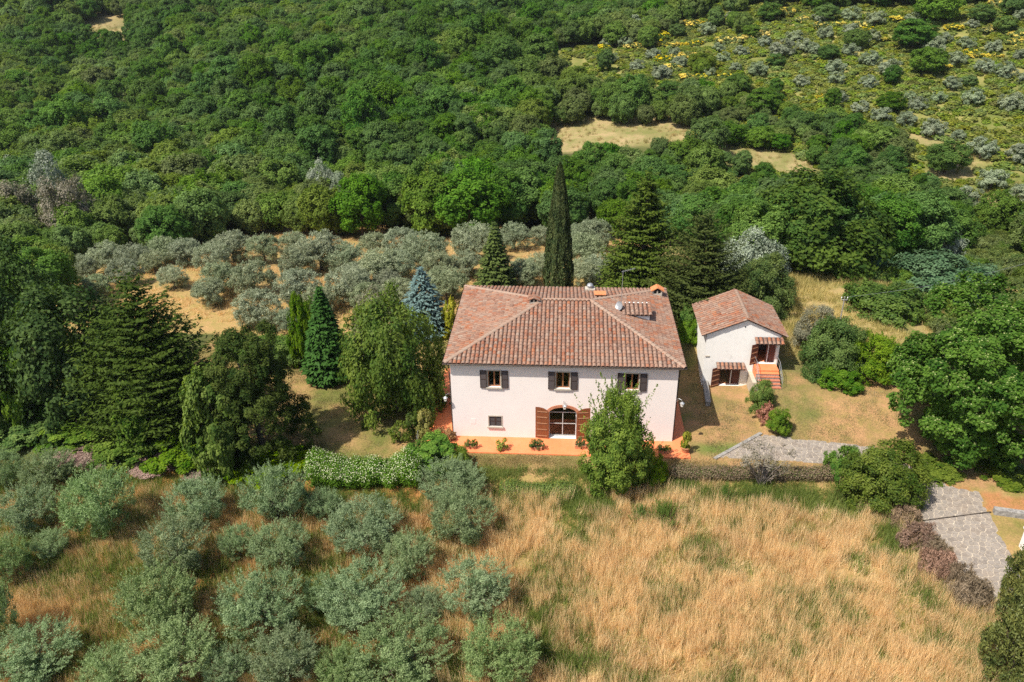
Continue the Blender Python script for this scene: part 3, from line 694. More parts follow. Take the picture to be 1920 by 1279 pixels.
# gate rail across the lane, drain at its foot, kerb by the lawn
def strip(name, a, b, wd, h, mat, label, cat):
    a = hit(*a); b = hit(*b); d = (b-a)[:2]; L = np.linalg.norm(d); an = math.atan2(d[1], d[0])
    e = MB(); e.box(-L/2, L/2, -wd/2, wd/2, -.05, h)
    o = e.build(name, mat, None, tuple((a+b)/2)); o.rotation_euler = (0, 0, an); return tag(o, label, cat)
strip('gate_rail', (1724, 978), (1858, 961), .09, .065, M['gutter'], 'thin dark metal gate rail set across the paved lane', 'gate rail')
strip('drain_channel', (1829, 1138), (1900, 1145), .16, .06, M['gutter'], 'dark drain channel at the lower end of the paved lane', 'drain')
strip('kerb', (1340, 861), (1427, 813), .28, .10, M['greystone'], 'grey stone kerb between lawn and paved drive', 'kerb')
lw = strip('low_stone_wall', (1862, 962), (1960, 976), .42, .45, M['greystone'], 'low rounded grey stone wall beside the lane', 'wall')
wp_ = hit(1922, 1030)
mb = MB(); mb.box(-.28, .28, -.28, .28, -.1, 1.5); mb.box(-.36, .36, -.36, .36, 1.502, 1.62); mb.lathe([(.3, 1.622), (.24, 1.72), (.0, 1.8)], n=10)
tag(mb.build('gate_pillar', M['whitewash'], None, tuple(wp_)), 'white gate pillar cut off by the right edge, beside the lane', 'pillar')

# ------------------------------------------------------------------ terrace
def terrace():
    mb = MB()
    out = [(-11.0, -2.2), (10.0, -2.2), (10.0, 12.0), (8.9, 12.0), (8.9, .1), (-8.9, .1), (-8.9, 11.0), (-11.0, 11.0)]
    z0, z1 = -.1, .11
    for x0, x1, y0, y1 in ((-11.0, 10.0, -2.2, .05), (-11.0, -8.7, .05, 11.), (8.7, 10.0, .05, 12.)):
        mb.quad((x0, y0, z1), (x1, y0, z1), (x1, y1, z1), (x0, y1, z1))
    for i in range(len(out)):
        a, b = out[i], out[(i+1) % len(out)]; mb.quad((*a, z0), (*b, z0), (*b, z1), (*a, z1))
    return tag(mb.build('terrace', M['terrace']), kind='structure')
terrace()

# ------------------------------------------------------------------ roof tiles
def tile_mesh(name, mat, r0=.138, r1=.12, L=.44, flat=.62, seg=6, tint=0.):
    mb = MB(); A = [math.pi*(k/seg) for k in range(seg+1)]
    def p(a, r, y, dz=0): return (math.cos(a)*r, y, math.sin(a)*r*flat+dz)
    for k in range(seg):
        a, b = A[k], A[k+1]
        mb.quad(p(b, r0, 0, .028), p(a, r0, 0, .028), p(a, r1, L), p(b, r1, L), tint)
        mb.quad(p(a, r0, 0, .028), p(b, r0, 0, .028), p(b, r0-.028, 0, .01), p(a, r0-.028, 0, .01), tint)
    me = mb.mesh(name, mat)
    return me
TILE_V = tile_mesh('roof_tile', M['tile'])
def frame(o, eu, ev, n):
    return Matrix(((eu[0], ev[0], n[0], o[0]), (eu[1], ev[1], n[1], o[1]), (eu[2], ev[2], n[2], o[2]), (0, 0, 0, 1)))
def tile_face(A, B, T, parent, n_single, label=None, sp=.335, row=.37, order_far=False):
    """A,B eave corners (left to right seen from outside); T list of 1 or 2 upper corners (over A side, over B side). Returns none; adds tiles"""
    A, B = np.array(A, float), np.array(B, float); T = [np.array(t, float) for t in T]
    eu = (B-A)/np.linalg.norm(B-A); W = np.linalg.norm(B-A)
    w = T[0]-A; ev = w-(w @ eu)*eu; Vm = np.linalg.norm(ev); ev /= Vm; n = np.cross(eu, ev)
    ua = (T[0]-A) @ eu; ub = (T[-1]-A) @ eu
    nc = int(W/sp); off = (W-nc*sp)/2; single = []; rest = MB(); pans = MB()
    bv = [tuple(v.co) for v in TILE_V.vertices]; bf = [tuple(p.vertices) for p in TILE_V.polygons]
    for i in range(nc+1):
        u = off+i*sp
        vmax = min(Vm, Vm*u/ua if ua > 1e-6 else Vm, Vm*(W-u)/(W-ub) if W-ub > 1e-6 else Vm)
        for j in range(int(vmax/row)+1):
            v = j*row
            if v > vmax-.12: continue
            Mx = frame(A+eu*(u+rnd.uniform(-.012, .012))+ev*(v-.05)+n*.03, eu, ev, n)
            Mx = Mx @ Matrix.Rotation(rnd.uniform(-.035, .035), 4, 'Z')
            single.append((j, Mx))
        # pan tiles between cover rows
        um = u+sp/2
        vm = min(Vm, Vm*um/ua if ua > 1e-6 else Vm, Vm*(W-um)/(W-ub) if W-ub > 1e-6 else Vm)
        if i < nc:
            for j in range(int(vm/row)+1):
                v0, v1 = j*row-.04, min((j+1)*row-.04, vm)
                if v1 <= v0: continue
                q = [A+eu*(um+a)+ev*b+n*c for a, b, c in ((-.15, v0, .045), (.15, v0, .045), (.15, v1, .012), (-.15, v1, .012))]
                t = rnd.random(); pans.quad(*q, t); pans.quad(A+eu*(um-.15)+ev*v0+n*.0, A+eu*(um+.15)+ev*v0, q[1], q[0], t)
    single.sort(key=lambda s: s[0])
    for k, (j, Mx) in enumerate(single):
        if k < n_single:
            o = add('roof_tile', TILE_V, parent, M=Mx)
        else:
            b = len(rest.v); t = rnd.random(); rest.v += [tuple(Mx @ Vector(v)) for v in bv]
            for f in bf: rest.f.append(tuple(b+x for x in f)); rest.t.append(t)
    return rest, pans
def merge(a, b):
    n = len(a.v); a.v += b.v; a.f += [tuple(n+i for i in f) for f in b.f]; a.t += b.t
HIPT = tile_mesh('ridge_tile', M['hip'], .20, .175, .45, .55)
def hipline(a, b, parent, step=.39, lift=.05):
    a, b = Vector(a), Vector(b); d = (b-a); L = d.length; d.normalize(); s = d.cross(Vector((0, 0, 1))).normalized(); n = s.cross(d)
    for k in range(int(L/step)):
        o = a+d*(k*step)+n*lift
        add('ridge_tile', HIPT, parent, M=frame(o, s, d, n) @ Matrix.Rotation(rnd.uniform(-.03, .03), 4, 'Z'))

# ------------------------------------------------------------------ farmhouse
house = empty('farmhouse', (0, 0, 0), 0, 'pale pink two storey farmhouse with hipped terracotta roof and arched door', 'house')
EW, EF, EB, EZ = 9.2, -.4, 14.2, 7.08
RZ = 9.016; R0 = (-1.76, 7.31, RZ); R1 = (2.2, 7.31, RZ)
FL, FR, BL, BR = (-EW, EF, EZ), (EW, EF, EZ), (-EW, EB, EZ), (EW, EB, EZ)
def facade(name, parent, mat, x0, x1, z0, z1, holes, y=0., th=.4, arch=None):
    """holes: (xa, xb, za, zb)"""
    gx = sorted({x0, x1, *[h[0] for h in holes], *[h[1] for h in holes]}); gz = sorted({z0, z1, *[h[2] for h in holes], *[h[3] for h in holes]})
    mb = MB()
    for i in range(len(gx)-1):
        for j in range(len(gz)-1):
            cx, cz = (gx[i]+gx[i+1])/2, (gz[j]+gz[j+1])/2
            if any(h[0] < cx < h[1] and h[2] < cz < h[3] for h in holes): continue
            a, b, c, d = gx[i], gx[i+1], gz[j], gz[j+1]
            mb.quad((a, y, c), (b, y, c), (b, y, d), (a, y, d)); mb.quad((b, y+th, c), (a, y+th, c), (a, y+th, d), (b, y+th, d))
    for h in holes:
        a, b, c, d = h
        isarch = arch is not None and h is arch[0]
        zs = arch[1] if isarch else d
        mb.quad((a, y, c), (a, y, zs), (a, y+th, zs), (a, y+th, c)); mb.quad((b, y, zs), (b, y, c), (b, y+th, c), (b, y+th, zs))
        if c > z0+.01: mb.quad((a, y, c), (a, y+th, c), (b, y+th, c), (b, y, c))
        if not isarch: mb.quad((a, y, d), (b, y, d), (b, y+th, d), (a, y+th, d))
        else:
            n = 20; P = []
            for k in range(n+1):
                t = math.pi*k/n; P.append(((a+b)/2-math.cos(t)*(b-a)/2, zs+math.sin(t)*(d-zs)))
            for k in range(n):
                (xa, za), (xb, zb) = P[k], P[k+1]
                mb.quad((xa, y, za), (xb, y, zb), (xb, y, d), (xa, y, d)); mb.quad((xb, y+th, zb), (xa, y+th, za), (xa, y+th, d), (xb, y+th, d))
                mb.quad((xa, y, za), (xa, y+th, za), (xb, y+th, zb), (xb, y, zb))
    return mb
door_h = (-1.07, 1.13, .12, 3.07)
wins = [(-5.86, -4.90, 4.82, 6.27), (-.54, .50, 4.82, 6.27), (4.80, 5.83, 4.82, 6.27)]
lows = [(-5.86, -4.87, 1.12, 2.06), (4.85, 5.88, 1.14, 2.08)]
wallz = 7.02
w = facade('wall', house, M['plaster'], -8.8, 8.8, 0, wallz, wins+lows+[door_h], arch=(door_h, 2.52))
for (a, b) in (((-8.8, 0), (-8.8, 13.8)), ((8.8, 13.8), (8.8, 0)), ((8.8, 13.8), (-8.8, 13.8))):
    w.quad((*a, 0), (*a, wallz), (*b, wallz), (*b, 0))
w.build('wall', M['plaster'], house)
mb = MB()      # rooms behind the openings
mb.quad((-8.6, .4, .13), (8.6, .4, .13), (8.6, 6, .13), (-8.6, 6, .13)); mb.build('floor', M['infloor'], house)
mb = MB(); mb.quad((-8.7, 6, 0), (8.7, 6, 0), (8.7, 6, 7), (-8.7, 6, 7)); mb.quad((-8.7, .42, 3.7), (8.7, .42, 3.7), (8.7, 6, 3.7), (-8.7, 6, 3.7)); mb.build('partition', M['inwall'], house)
roof = empty('roof', (0, 0, 0)); roof.parent = house
mb = MB()
for F_ in ((FL, FR, R1, R0), (BR, BL, R0, R1), (BL, FL, R0), (FR, BR, R1)): mb.poly(F_)
mb.poly([(p[0], p[1], p[2]-.10) for p in (FL, BL, BR, FR)])
for a, b in ((FL, FR), (FR, BR), (BR, BL), (BL, FL)): mb.quad((a[0], a[1], a[2]-.10), (b[0], b[1], b[2]-.10), b, a)
mb.build('roof_deck', M['pan'], roof)
allr, allp = MB(), MB()
for (a, b, t, ns) in ((FL, FR, [R0, R1], 300), (BL, FL, [R0], 0), (FR, BR, [R1], 0), (BR, BL, [R1, R0], 0)):
    r_, p_ = tile_face(a, b, t, roof, ns); merge(allr, r_); merge(allp, p_)
tag(allr.build('far_roof_tiles', M['tile'], roof), kind='stuff'); tag(allp.build('pan_tiles', M['pan'], roof), kind='stuff')
hipline(FL, R0, roof); hipline(FR, R1, roof); hipline(BL, R0, roof); hipline(BR, R1, roof); hipline(R0, R1, roof)
def gutter(a, b, parent):
    a, b = Vector(a), Vector(b); d = (b-a).normalized(); o = d.cross(Vector((0, 0, 1))).normalized(); mb = MB(); n = 6
    for k in range(n):
        for r, fl in ((.075, False), (.068, True)):
            t0, t1 = math.pi*k/n, math.pi*(k+1)/n
            p0 = o*(math.cos(t0)*r)-Vector((0, 0, math.sin(t0)*r)); p1 = o*(math.cos(t1)*r)-Vector((0, 0, math.sin(t1)*r))
            mb.quad(a+p0, b+p0, b+p1, a+p1)
    mb.build('gutter', M['gutter'], parent)
gz = EZ-.015
gutter((-EW-.08, EF-.09, gz), (EW+.08, EF-.09, gz), roof); gutter((-EW-.09, EB+.08, gz), (-EW-.09, EF-.08, gz), roof); gutter((EW+.09, EF-.08, gz), (EW+.09, EB+.08, gz), roof)
for sx in (-1, 1):
    mb = MB(); mb.tube([(sx*(EW+.05), EF+.5, EZ-.08), (sx*8.95, .35, EZ-.55), (sx*8.9, .35, 3), (sx*8.9, .35, .1)], .05, 8); mb.build('downpipe', M['gutter'], house)
# windows
def window(h, parent, shut=True, open_=True):
    a, b, c, d = h; e = empty('window', ((a+b)/2, 0, c)); e.parent = parent; W2 = (b-a)/2; H = d-c
    mb = MB()
    for x0, x1, z0, z1 in ((-W2, -W2+.07, 0, H), (W2-.07, W2, 0, H), (-W2+.07, W2-.07, H-.07, H), (-W2+.07, W2-.07, 0, .08), (-.055, .055, .08, H-.07)): mb.box(x0, x1, .14, .21, z0, z1)
    mb.box(-W2+.07, -.055, .15, .2, .40*H, .40*H+.035) if False else None
    mb.build('frame', M['frame'], e)
    for s in (-1, 1):
        m2 = MB(); x0, x1 = sorted((s*.056, s*(W2-.071))); m2.box(x0, x1, .172, .178, .081, H-.071); m2.build('pane', M['glass'], e)
    m3 = MB(); m3.box(-W2-.16, W2+.16, -.14, .139, -.11, -.002); m3.build('sill', M['sillstone'], e)
    m4 = MB(); m4.box(-W2-.09, W2+.09, -.025, .02, H+.003, H+.10)
    for s in (-1, 1): x0, x1 = sorted((s*(W2+.003), s*(W2+.09))); m4.box(x0, x1, -.025, .02, 0, H+.001)
    m4.build('surround', M['sillstone'], e)
def shutter(x0, x1, z0, z1, parent, y=-.03, ang=0., hinge=None):
    e = empty('shutter', (hinge if hinge is not None else x0, y, z0)); e.parent = parent; e.rotation_euler = (0, 0, ang); o = e.location.x
    a, b = x0-o, x1-o; H = z1-z0; mb = MB(); s = .06
    for q in ((a, a+s, 0, H), (b-s, b, 0, H), (a+s, b-s, 0, s), (a+s, b-s, H-s, H), (a+s, b-s, H*.5-s/2, H*.5+s/2)): mb.box(q[0], q[1], -.045, 0, q[2], q[3])
    mb.build('shutter_frame', M['shutter'], e)
    sl = MB(); n = int(H/.055)
    for k in range(n):
        z = s+(H-2*s)*(k+.5)/n
        if abs(z-H*.5) < s*.7: continue
        sl.quad((a+s, -.040, z-.028), (b-s, -.040, z-.028), (b-s, -.008, z+.022), (a+s, -.008, z+.022))
    sl.box(a+s, b-s, -.006, -.002, s, H-s)
    sl.build('slats', M['shutter'], e)
for h in wins:
    window(h, house)
    shutter(h[0]-.62, h[0]-.095, h[2]-.06, h[3]+.07, house, -.07, -.05, h[0]-.095); shutter(h[1]+.095, h[1]+.62, h[2]-.06, h[3]+.07, house, -.07, .05, h[1]+.095)
for h in lows:
    window(h, house); m = (h[0]+h[1])/2
    shutter(h[0]+.015, m-.008, h[2]+.015, h[3]-.015, house, .09); shutter(m+.008, h[1]-.015, h[2]+.015, h[3]-.015, house, .09)
# arched door: brick ring, glazed inner door, two plank leaves swung open
mb = MB(); n = 27; cx = .03
for k in range(n):
    t0, t1 = math.pi*(k+.06)/n, math.pi*(k+.94)/n; q = []
    for t in (t0, t1):
        q.append([(cx-math.cos(t)*(1.10+r), 2.52+math.sin(t)*(.55+r)) for r in (.003, .25)])
    P = [q[0][0], q[1][0], q[1][1], q[0][1]]
    mb.poly([(p[0], -.045, p[1]) for p in P])
    for i in range(4): a_, b_ = P[i], P[(i+1) % 4]; mb.quad((a_[0], -.045, a_[1]), (a_[0], .02, a_[1]), (b_[0], .02, b_[1]), (b_[0], -.045, b_[1]))
mb.build('brick_arch', M['brick'], house)
gd = empty('glass_door', (cx, .3, .13)); gd.parent = house
mb = MB()
for x0, x1, z0, z1 in ((-1.09, -1.03, 0, 2.45), (1.03, 1.09, 0, 2.45), (-.03, .03, .0, 2.28), (-1.03, 1.03, 2.28, 2.33), (-1.03, -.03, .0, .14), (.03, 1.03, .0, .14), (-1.03, -.03, 1.22, 1.27), (.03, 1.03, 1.22, 1.27)): mb.box(x0, x1, -.03, .03, z0, z1)
mb.build('door_frame', M['palegrey'], gd)
for x0, x1, z0, z1 in ((-1.03, -.03, .14, 1.22), (.03, 1.03, .14, 1.22), (-1.03, -.03, 1.27, 2.28), (.03, 1.03, 1.27, 2.28)):
    mb = MB(); mb.box(x0, x1, -.004, .004, z0, z1); mb.build('pane', M['glass'], gd)
mb = MB(); pts = [(-1.06, 2.335)]+[(-math.cos(math.pi*k/16)*1.06, 2.335+math.sin(math.pi*k/16)*.56) for k in range(17)]
mb.poly([(x, 0, z) for x, z in pts]); mb.build('pane', M['glass'], gd)
mb = MB(); mb.box(-1.07, 1.07, -.33, -.034, -.012, .012); mb.build('threshold', M['white'], gd)
for s in (-1, 1):
    e = empty('door_leaf', (cx+s*1.10, -.06, .12)); e.parent = house; e.rotation_euler = (0, 0, -s*(-.10)); e['label'] = 'red brown plank door leaf swung open against the wall'
    mb = MB(); npl = 7
    for k in range(npl):
        u0, u1 = k/npl+.006, (k+1)/npl-.006; zt = [2.40+.55*math.sqrt(max(0, 1-(1-u)**2)) for u in (u0, u1)]
        x0, x1 = s*u0*1.08, s*u1*1.08; pf = [(x0, .02), (x1, .02), (x1, zt[1]), (x0, zt[0])]
        mb.poly([(p[0], -.05, p[1]) for p in (pf if s > 0 else pf[::-1])]); mb.poly([(p[0], 0, p[1]) for p in (pf[::-1] if s > 0 else pf)])
        for i in range(4): a_, b_ = pf[i], pf[(i+1) % 4]; mb.quad((a_[0], -.05, a_[1]), (b_[0], -.05, b_[1]), (b_[0], 0, b_[1]), (a_[0], 0, a_[1]))
    mb.build('planks', M['doorwood'], e)
    for z in (.22, .82, 1.40, 1.98, 2.50):
        m2 = MB(); x0, x1 = sorted((s*.12, s*(.92 if z > 2.4 else .96))); m2.box(min(x0, x1) if z < 2.4 or s > 0 else x0, x1, -.085, -.0502, z, z+.07); m2.build('batten', M['batten'], e)
def lantern(loc, dirv, parent):
    e = empty('wall_lantern', loc); e.parent = parent; d = Vector(dirv)
    mb = MB(); mb.tube([(0, 0, 0), tuple(d*.25+Vector((0, 0, .18))), tuple(d*.55+Vector((0, 0, .14))), tuple(d*.6)], .016, 6); mb.tube([(0, 0, -.2), tuple(d*.3+Vector((0, 0, .1)))], .012, 5); mb.build('bracket', M['metal'], e)
    c = d*.6
    mb = MB(); mb.lathe([(.03, .02), (.19, -.10), (.20, -.12), (.0, -.12)], tuple(c), 6); mb.build('lantern_cap', M['metal'], e)
    mb = MB(); mb.lathe([(.15, -.125), (.10, -.40), (.0, -.41)], tuple(c), 6); mb.build('lamp_glass', M['cream'], e)
lantern((-8.8, .02, 4.05), (-.75, -.62, 0), house); lantern((8.8, .02, 4.05), (.75, -.62, 0), house); lantern((.06, -.01, 3.62), (.18, -.75, 0), house)
mb = MB(); mb.box(-7.35, -6.95, -.012, .004, 1.30, 1.80); mb.build('meter_cover', M['plaster'], house)
# roof furniture
def roof_z(x, y):
    return min(EZ+(y-EF)*(RZ-EZ)/(7.31-EF), EZ+(EB-y)*(RZ-EZ)/(EB-7.31), EZ+(x+EW)*(RZ-EZ)/(EW-1.76), EZ+(EW-x)*(RZ-EZ)/(EW-2.2))
def roof_at(px, py):
    d = ray(px, py); ts = np.arange(45, 90, .02); P = CAM+ts[:, None]*d
    for p in P:
        if p[2] < roof_z(p[0], p[1]): return p
    return P[-1]
def gabled_chimney(px, py, wx, wy, hh, rise, body, cap, label):
    p = roof_at(px, py); z = roof_z(p[0], p[1]+wy/2)
    e = empty('chimney', (p[0], p[1]+wy/2, z)); e.parent = house; e['label'] = label
    mb = MB(); a, b = wx/2, wy/2
    mb.box(-a, a, -b, b, -.6, hh*.45)
    for sx in (-1, 1):
        for sy in (-1, 1): x0, x1 = sorted((sx*a, sx*(a-.11))); y0, y1 = sorted((sy*b, sy*(b-.11))); mb.box(x0, x1, y0, y1, hh*.45+.001, hh)
    mb.box(-.05, .05, -b, -b+.1, hh*.45+.001, hh)
    mb.build('stack', body, e)
    m2 = MB(); m2.box(-a+.12, a-.12, -b+.12, b-.12, hh*.46, hh*.98); m2.build('flue', M['dark'], e)
    m3 = MB(); o = .12
    for sx in (-1, 1):
        m3.quad(*( [(0, -b-o, hh+rise), (0, b+o, hh+rise), (sx*(a+o), b+o, hh), (sx*(a+o), -b-o, hh)][::-sx]), rnd.random())
        m3.quad(*( [(0, -b-o, hh+rise-.05), (0, b+o, hh+rise-.05), (sx*(a+o), b+o, hh-.05), (sx*(a+o), -b-o, hh-.05)][::sx]), rnd.random())
        m3.quad((0, -b-o, hh+rise), (sx*(a+o), -b-o, hh), (sx*(a+o), -b-o, hh-.05), (0, -b-o, hh+rise-.05))
    m3.build('cap', cap, e)
    k = max(2, int((wy+2*o)/.2))
    for sx in (-1, 1):
        for i in range(k):
            L = math.hypot(a+o, rise); ev = np.array([-sx*(a+o)/L, 0, rise/L]); eu = np.cross(ev, np.array([sx*rise/L, 0, (a+o)/L])); nn = np.cross(eu, ev)
            y = -b-o+.1+i*(wy+2*o-.2)/(k-1)
            t = add('cap_tile', CAPT[cap.name], e, M=frame((sx*(a+o+.02), y, hh), eu, ev, nn) @ Matrix.Diagonal((.62, L/.44, .62, 1)))
CAPT = {M['tile'].name: TILE_V, M['newtile'].name: tile_mesh('cap_tile', M['newtile'])}
gabled_chimney(1001, 571, .75, .55, .42, .22, M['sillstone'], M['tile'], 'small stone chimney with gabled tile cap beside the left hip')
gabled_chimney(1232, 556, .85, .6, .55, .34, M['sillstone'], M['newtile'], 'chimney with bright orange gabled cap at the right rear hip')
p = roof_at(1106, 546); e = empty('chimney', (p[0], p[1], roof_z(p[0], p[1]))); e.parent = house; e['label'] = 'squat chimney with round grey metal cowl'
mb = MB(); mb.box(-.45, .45, -.35, .35, -.4, .32); mb.build('stack', M['sillstone'], e)
mb = MB(); mb.lathe([(.22, .321), (.22, .52), (.30, .56), (.30, .60), (.22, .72), (.10, .78), (.0, .79)], n=12); mb.build('cowl', M['metal'], e)
p = roof_at(1125, 558); e = empty('chimney', (p[0], p[1]+.3, roof_z(p[0], p[1]+.3))); e.parent = house; e['label'] = 'low box chimney with dark slot and flat tile top on the ridge'
mb = MB(); mb.box(-.42, -.36, -.3, .3, -.4, .34); mb.box(.36, .42, -.3, .3, -.4, .34); mb.box(-.02, .04, -.3, -.22, -.4, .34); mb.box(-.36, .36, .24, .3, -.4, .34); mb.build('stack', M['tile'], e)
mb = MB(); mb.box(-.355, .355, -.2, .235, -.3, .33); mb.build('flue', M['dark'], e)
mb = MB(); mb.box(-.5, .5, -.4, .4, .345, .41); mb.build('cap', M['newtile'], e)
# dormer with small pent roof
pL, pR = roof_at(1166, 594), roof_at(1218, 602)
pL, pR = np.array([4.95, pR[1]-.1, 0]), np.array([7.05, pR[1]-.1, 0])
e = empty('dormer', ((pL[0]+pR[0])/2, pR[1], 7.6)); e.parent = house
W2 = (pR[0]-pL[0])/2; zt = roof_z(pR[0]-.3, pR[1])+.55-7.6
mb = MB(); mb.box(-W2, W2, 0, 2.4, -.3, zt); mb.build('dormer_wall', M['whitewash'], e)
dr = MB(); A_ = np.array((-W2-.12, -.22, zt+.02)); B_ = np.array((W2+.12, -.22, zt+.02)); C_ = np.array((W2+.12, 1.5, zt+.34)); D_ = np.array((-W2-.12, 1.5, zt+.34))
dr.quad(A_, B_, C_, D_); dr.quad(*(q-np.array((0, 0, .07)) for q in (D_, C_, B_, A_))); dr.quad(A_-np.array((0, 0, .07)), B_-np.array((0, 0, .07)), B_, A_)
dr.build('dormer_roof', M['pan'], e)
tile_face(A_, B_, [D_, C_], e, 100, sp=.36)
# television mast with dish
p = roof_at(1164, 582)
e = empty('antenna', (p[0], p[1], roof_z(p[0], p[1]))); e.parent = house
ah = height_to(e.location, 508)
mb = MB(); mb.tube([(0, 0, -.1), (0, 0, ah)], .022, 6); mb.build('mast', M['metal'], e)
mb = MB(); mb.tube([(-.1, 0, ah-.08), (1.0, .2, ah+.16)], .014, 5)
for k in range(7): mb.tube([(.05+.14*k, -.25+.03*k, ah-.04+.03*k), (.05+.14*k, .25+.03*k, ah-.04+.03*k)], .007, 4)
mb.build('aerial', M['metal'], e)
mb = MB(); n = 14; c = Vector((-.12, -.1, .45)); ax = Vector((-.72, -.55, .42)).normalized(); u_ = ax.orthogonal().normalized(); v_ = ax.cross(u_)
ring = lambda r, dz: [c+(u_*math.cos(6.283*k/n)+v_*math.sin(6.283*k/n))*r+ax*dz for k in range(n)]
r0, r1, r2 = ring(.08, 0), ring(.26, .03), ring(.40, .09)
for A2, B2 in ((r0, r1), (r1, r2)):
    for k in range(n): mb.quad(A2[k], A2[(k+1) % n], B2[(k+1) % n], B2[k])
mb.poly(r0); mb.tube([c, c+ax*.4], .012, 4); mb.tube([c, (0, 0, .5)], .02, 4); mb.build('dish', M['metal'], e)

# ------------------------------------------------------------------ small annex with outside stair
SX, SY = 15.62, 9.1
shed = empty('annex_house', (SX, SY, 0), 0, 'small whitewashed annex with gabled tile roof and outside stair', 'house')
sl, sr_ = 12.45-SX, 18.8-SX; sd = 5.7; se = 5.22; sridge = 6.62; rx = .12
ldoor = (13.95-SX, 15.75-SX, .02, 1.95); udoor = (17.0-SX, 18.55-SX, 2.35, 4.35)
mb = facade('wall', shed, M['whitewash'], sl, sr_, -.3, se, [ldoor, udoor], th=.35)
for y in (0., sd): mb.poly([(sl, y, se), (sr_, y, se), (rx, y, sridge-.02)][::1 if y == 0 else -1])
for x in (sl, sr_): mb.quad((x, 0, -.3), (x, sd, -.3), (x, sd, se), (x, 0, se))
mb.quad((sl, sd, -.3), (sl, sd, se), (sr_, sd, se), (sr_, sd, -.3)); mb.build('wall', M['whitewash'], shed)
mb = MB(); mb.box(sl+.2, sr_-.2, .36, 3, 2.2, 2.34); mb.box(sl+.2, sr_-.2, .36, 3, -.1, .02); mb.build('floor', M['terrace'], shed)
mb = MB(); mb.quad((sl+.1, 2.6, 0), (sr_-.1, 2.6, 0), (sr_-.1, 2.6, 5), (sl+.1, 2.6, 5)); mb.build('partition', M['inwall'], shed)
sroof = empty('roof', (0, 0, 0)); sroof.parent = shed
yo, yb = -.16, sd+.3; ol, orr = sl-.45, sr_+.45
zl = se-.45*(sridge-se)/(rx-sl)+.1; zr = se-.45*(sridge-se)/(sr_-rx)+.1; zr_ = sridge+.1
a_, b_, c_, d_ = (ol, yb, zl), (ol, yo, zl), (rx, yo, zr_), (rx, yb, zr_); e_, f_ = (orr, yo, zr), (orr, yb, zr)
mb = MB(); mb.poly([a_, b_, c_, d_]); mb.poly([d_, c_, e_, f_])
dn = lambda p: (p[0], p[1], p[2]-.10)
mb.poly([dn(d_), dn(c_), dn(b_), dn(a_)]); mb.poly([dn(f_), dn(e_), dn(c_), dn(d_)])
for p0, p1 in ((b_, c_), (c_, e_), (e_, f_), (a_, b_), (d_, a_), (f_, d_)): mb.quad(dn(p0), dn(p1), p1, p0)
mb.build('roof_deck', M['pan'], sroof)
allr, allp = MB(), MB()
for A2, B2, T2 in ((a_, b_, [d_, c_]), (e_, f_, [c_, d_])):
    r_, p_ = tile_face(A2, B2, T2, sroof, 150, sp=.36); merge(allr, r_); merge(allp, p_)
if allr.v: tag(allr.build('far_roof_tiles', M['tile'], sroof), kind='stuff')
tag(allp.build('pan_tiles', M['pan'], sroof), kind='stuff')
hipline(c_, d_, sroof)
def pent(x0, x1, z, depth, drop, parent):
    e = empty('canopy', ((x0+x1)/2, 0, z)); e.parent = parent; W2 = (x1-x0)/2
    A2, B2, C2, D2 = [np.array(q) for q in ((-W2, -depth, -drop), (W2, -depth, -drop), (W2, -.02, 0), (-W2, -.02, 0))]
    mb = MB(); dz = np.array((0, 0, .06)); mb.quad(A2, B2, C2, D2); mb.quad(D2-dz, C2-dz, B2-dz, A2-dz); mb.quad(A2-dz, B2-dz, B2, A2); mb.quad(B2-dz, C2-dz, C2, B2); mb.quad(D2-dz, A2-dz, A2, D2)
    mb.build('canopy_board', M['shutter'], e)
    tile_face(A2, B2, [D2, C2], e, 100, sp=.36, row=.36)
pent(13.52-SX, 15.95-SX, 2.42, .78, .30, shed); pent(16.55-SX, 18.95-SX, 4.98, .78, .30, shed)
def shed_door(h, parent):
    a, b, c, d = h; H = d-c-.02
    for s, hx, ang in ((-1, a, -2.62), (1, b, 2.15)):
        e = empty('door_leaf', (hx, .0 if s < 0 else .30, c+.015)); e.parent = parent; W2 = (b-a)/2-.02
        if s > 0: ang = -.35
        mb = MB(); n = 5
        for k in range(n): x0, x1 = sorted((-s*(k/n+.004)*W2, -s*((k+1)/n-.004)*W2)); mb.box(x0, x1, -.02, .02, 0, H)
        mb.build('planks', M['sheddoor'], e)
        for z in (.12, .62, 1.12, 1.6):
            if z < H-.1: m2 = MB(); x0, x1 = sorted((-s*.08, -s*(W2-.06))); m2.box(x0, x1, .021, .05, z, z+.07); m2.build('batten', M['batten'], e)
        e.rotation_euler = (0, 0, ang)
    fr = MB(); fr.box(a, a+.05, .24, .3, c, d); fr.box((a+b)/2+.12, (a+b)/2+.18, .24, .3, c, d); fr.box(a+.05, b, .24, .3, d-.05, d); fr.build('door_frame', M['white'], parent)
shed_door(ldoor, shed); shed_door(udoor, shed)
stair = empty('stair', (0, 0, 0)); stair.parent = shed
x0, x1 = 16.78-SX, 18.70-SX
mb = MB(); mb.box(x0, x1, -1.15, -.002, 1.2, 2.33); mb.build('landing', M['terrace'], stair)
M['steptile'] = surf('brick_red_step', (.34, .115, .065), (.46, .18, .105), 5, .8, .3)
for k in range(5):
    y1 = -1.152-.30*k; zt = 2.33-.178*(k+1)
    mb = MB(); mb.box(x0, x1, y1-.32, y1, zt-.05, zt); mb.build('step', M['steptile'] if k else M['terrace'], stair)
    mb = MB(); mb.box(x0+.02, x1-.02, y1-.30, y1-.003, .3, zt-.052); mb.build('riser', M['greystone'], stair)
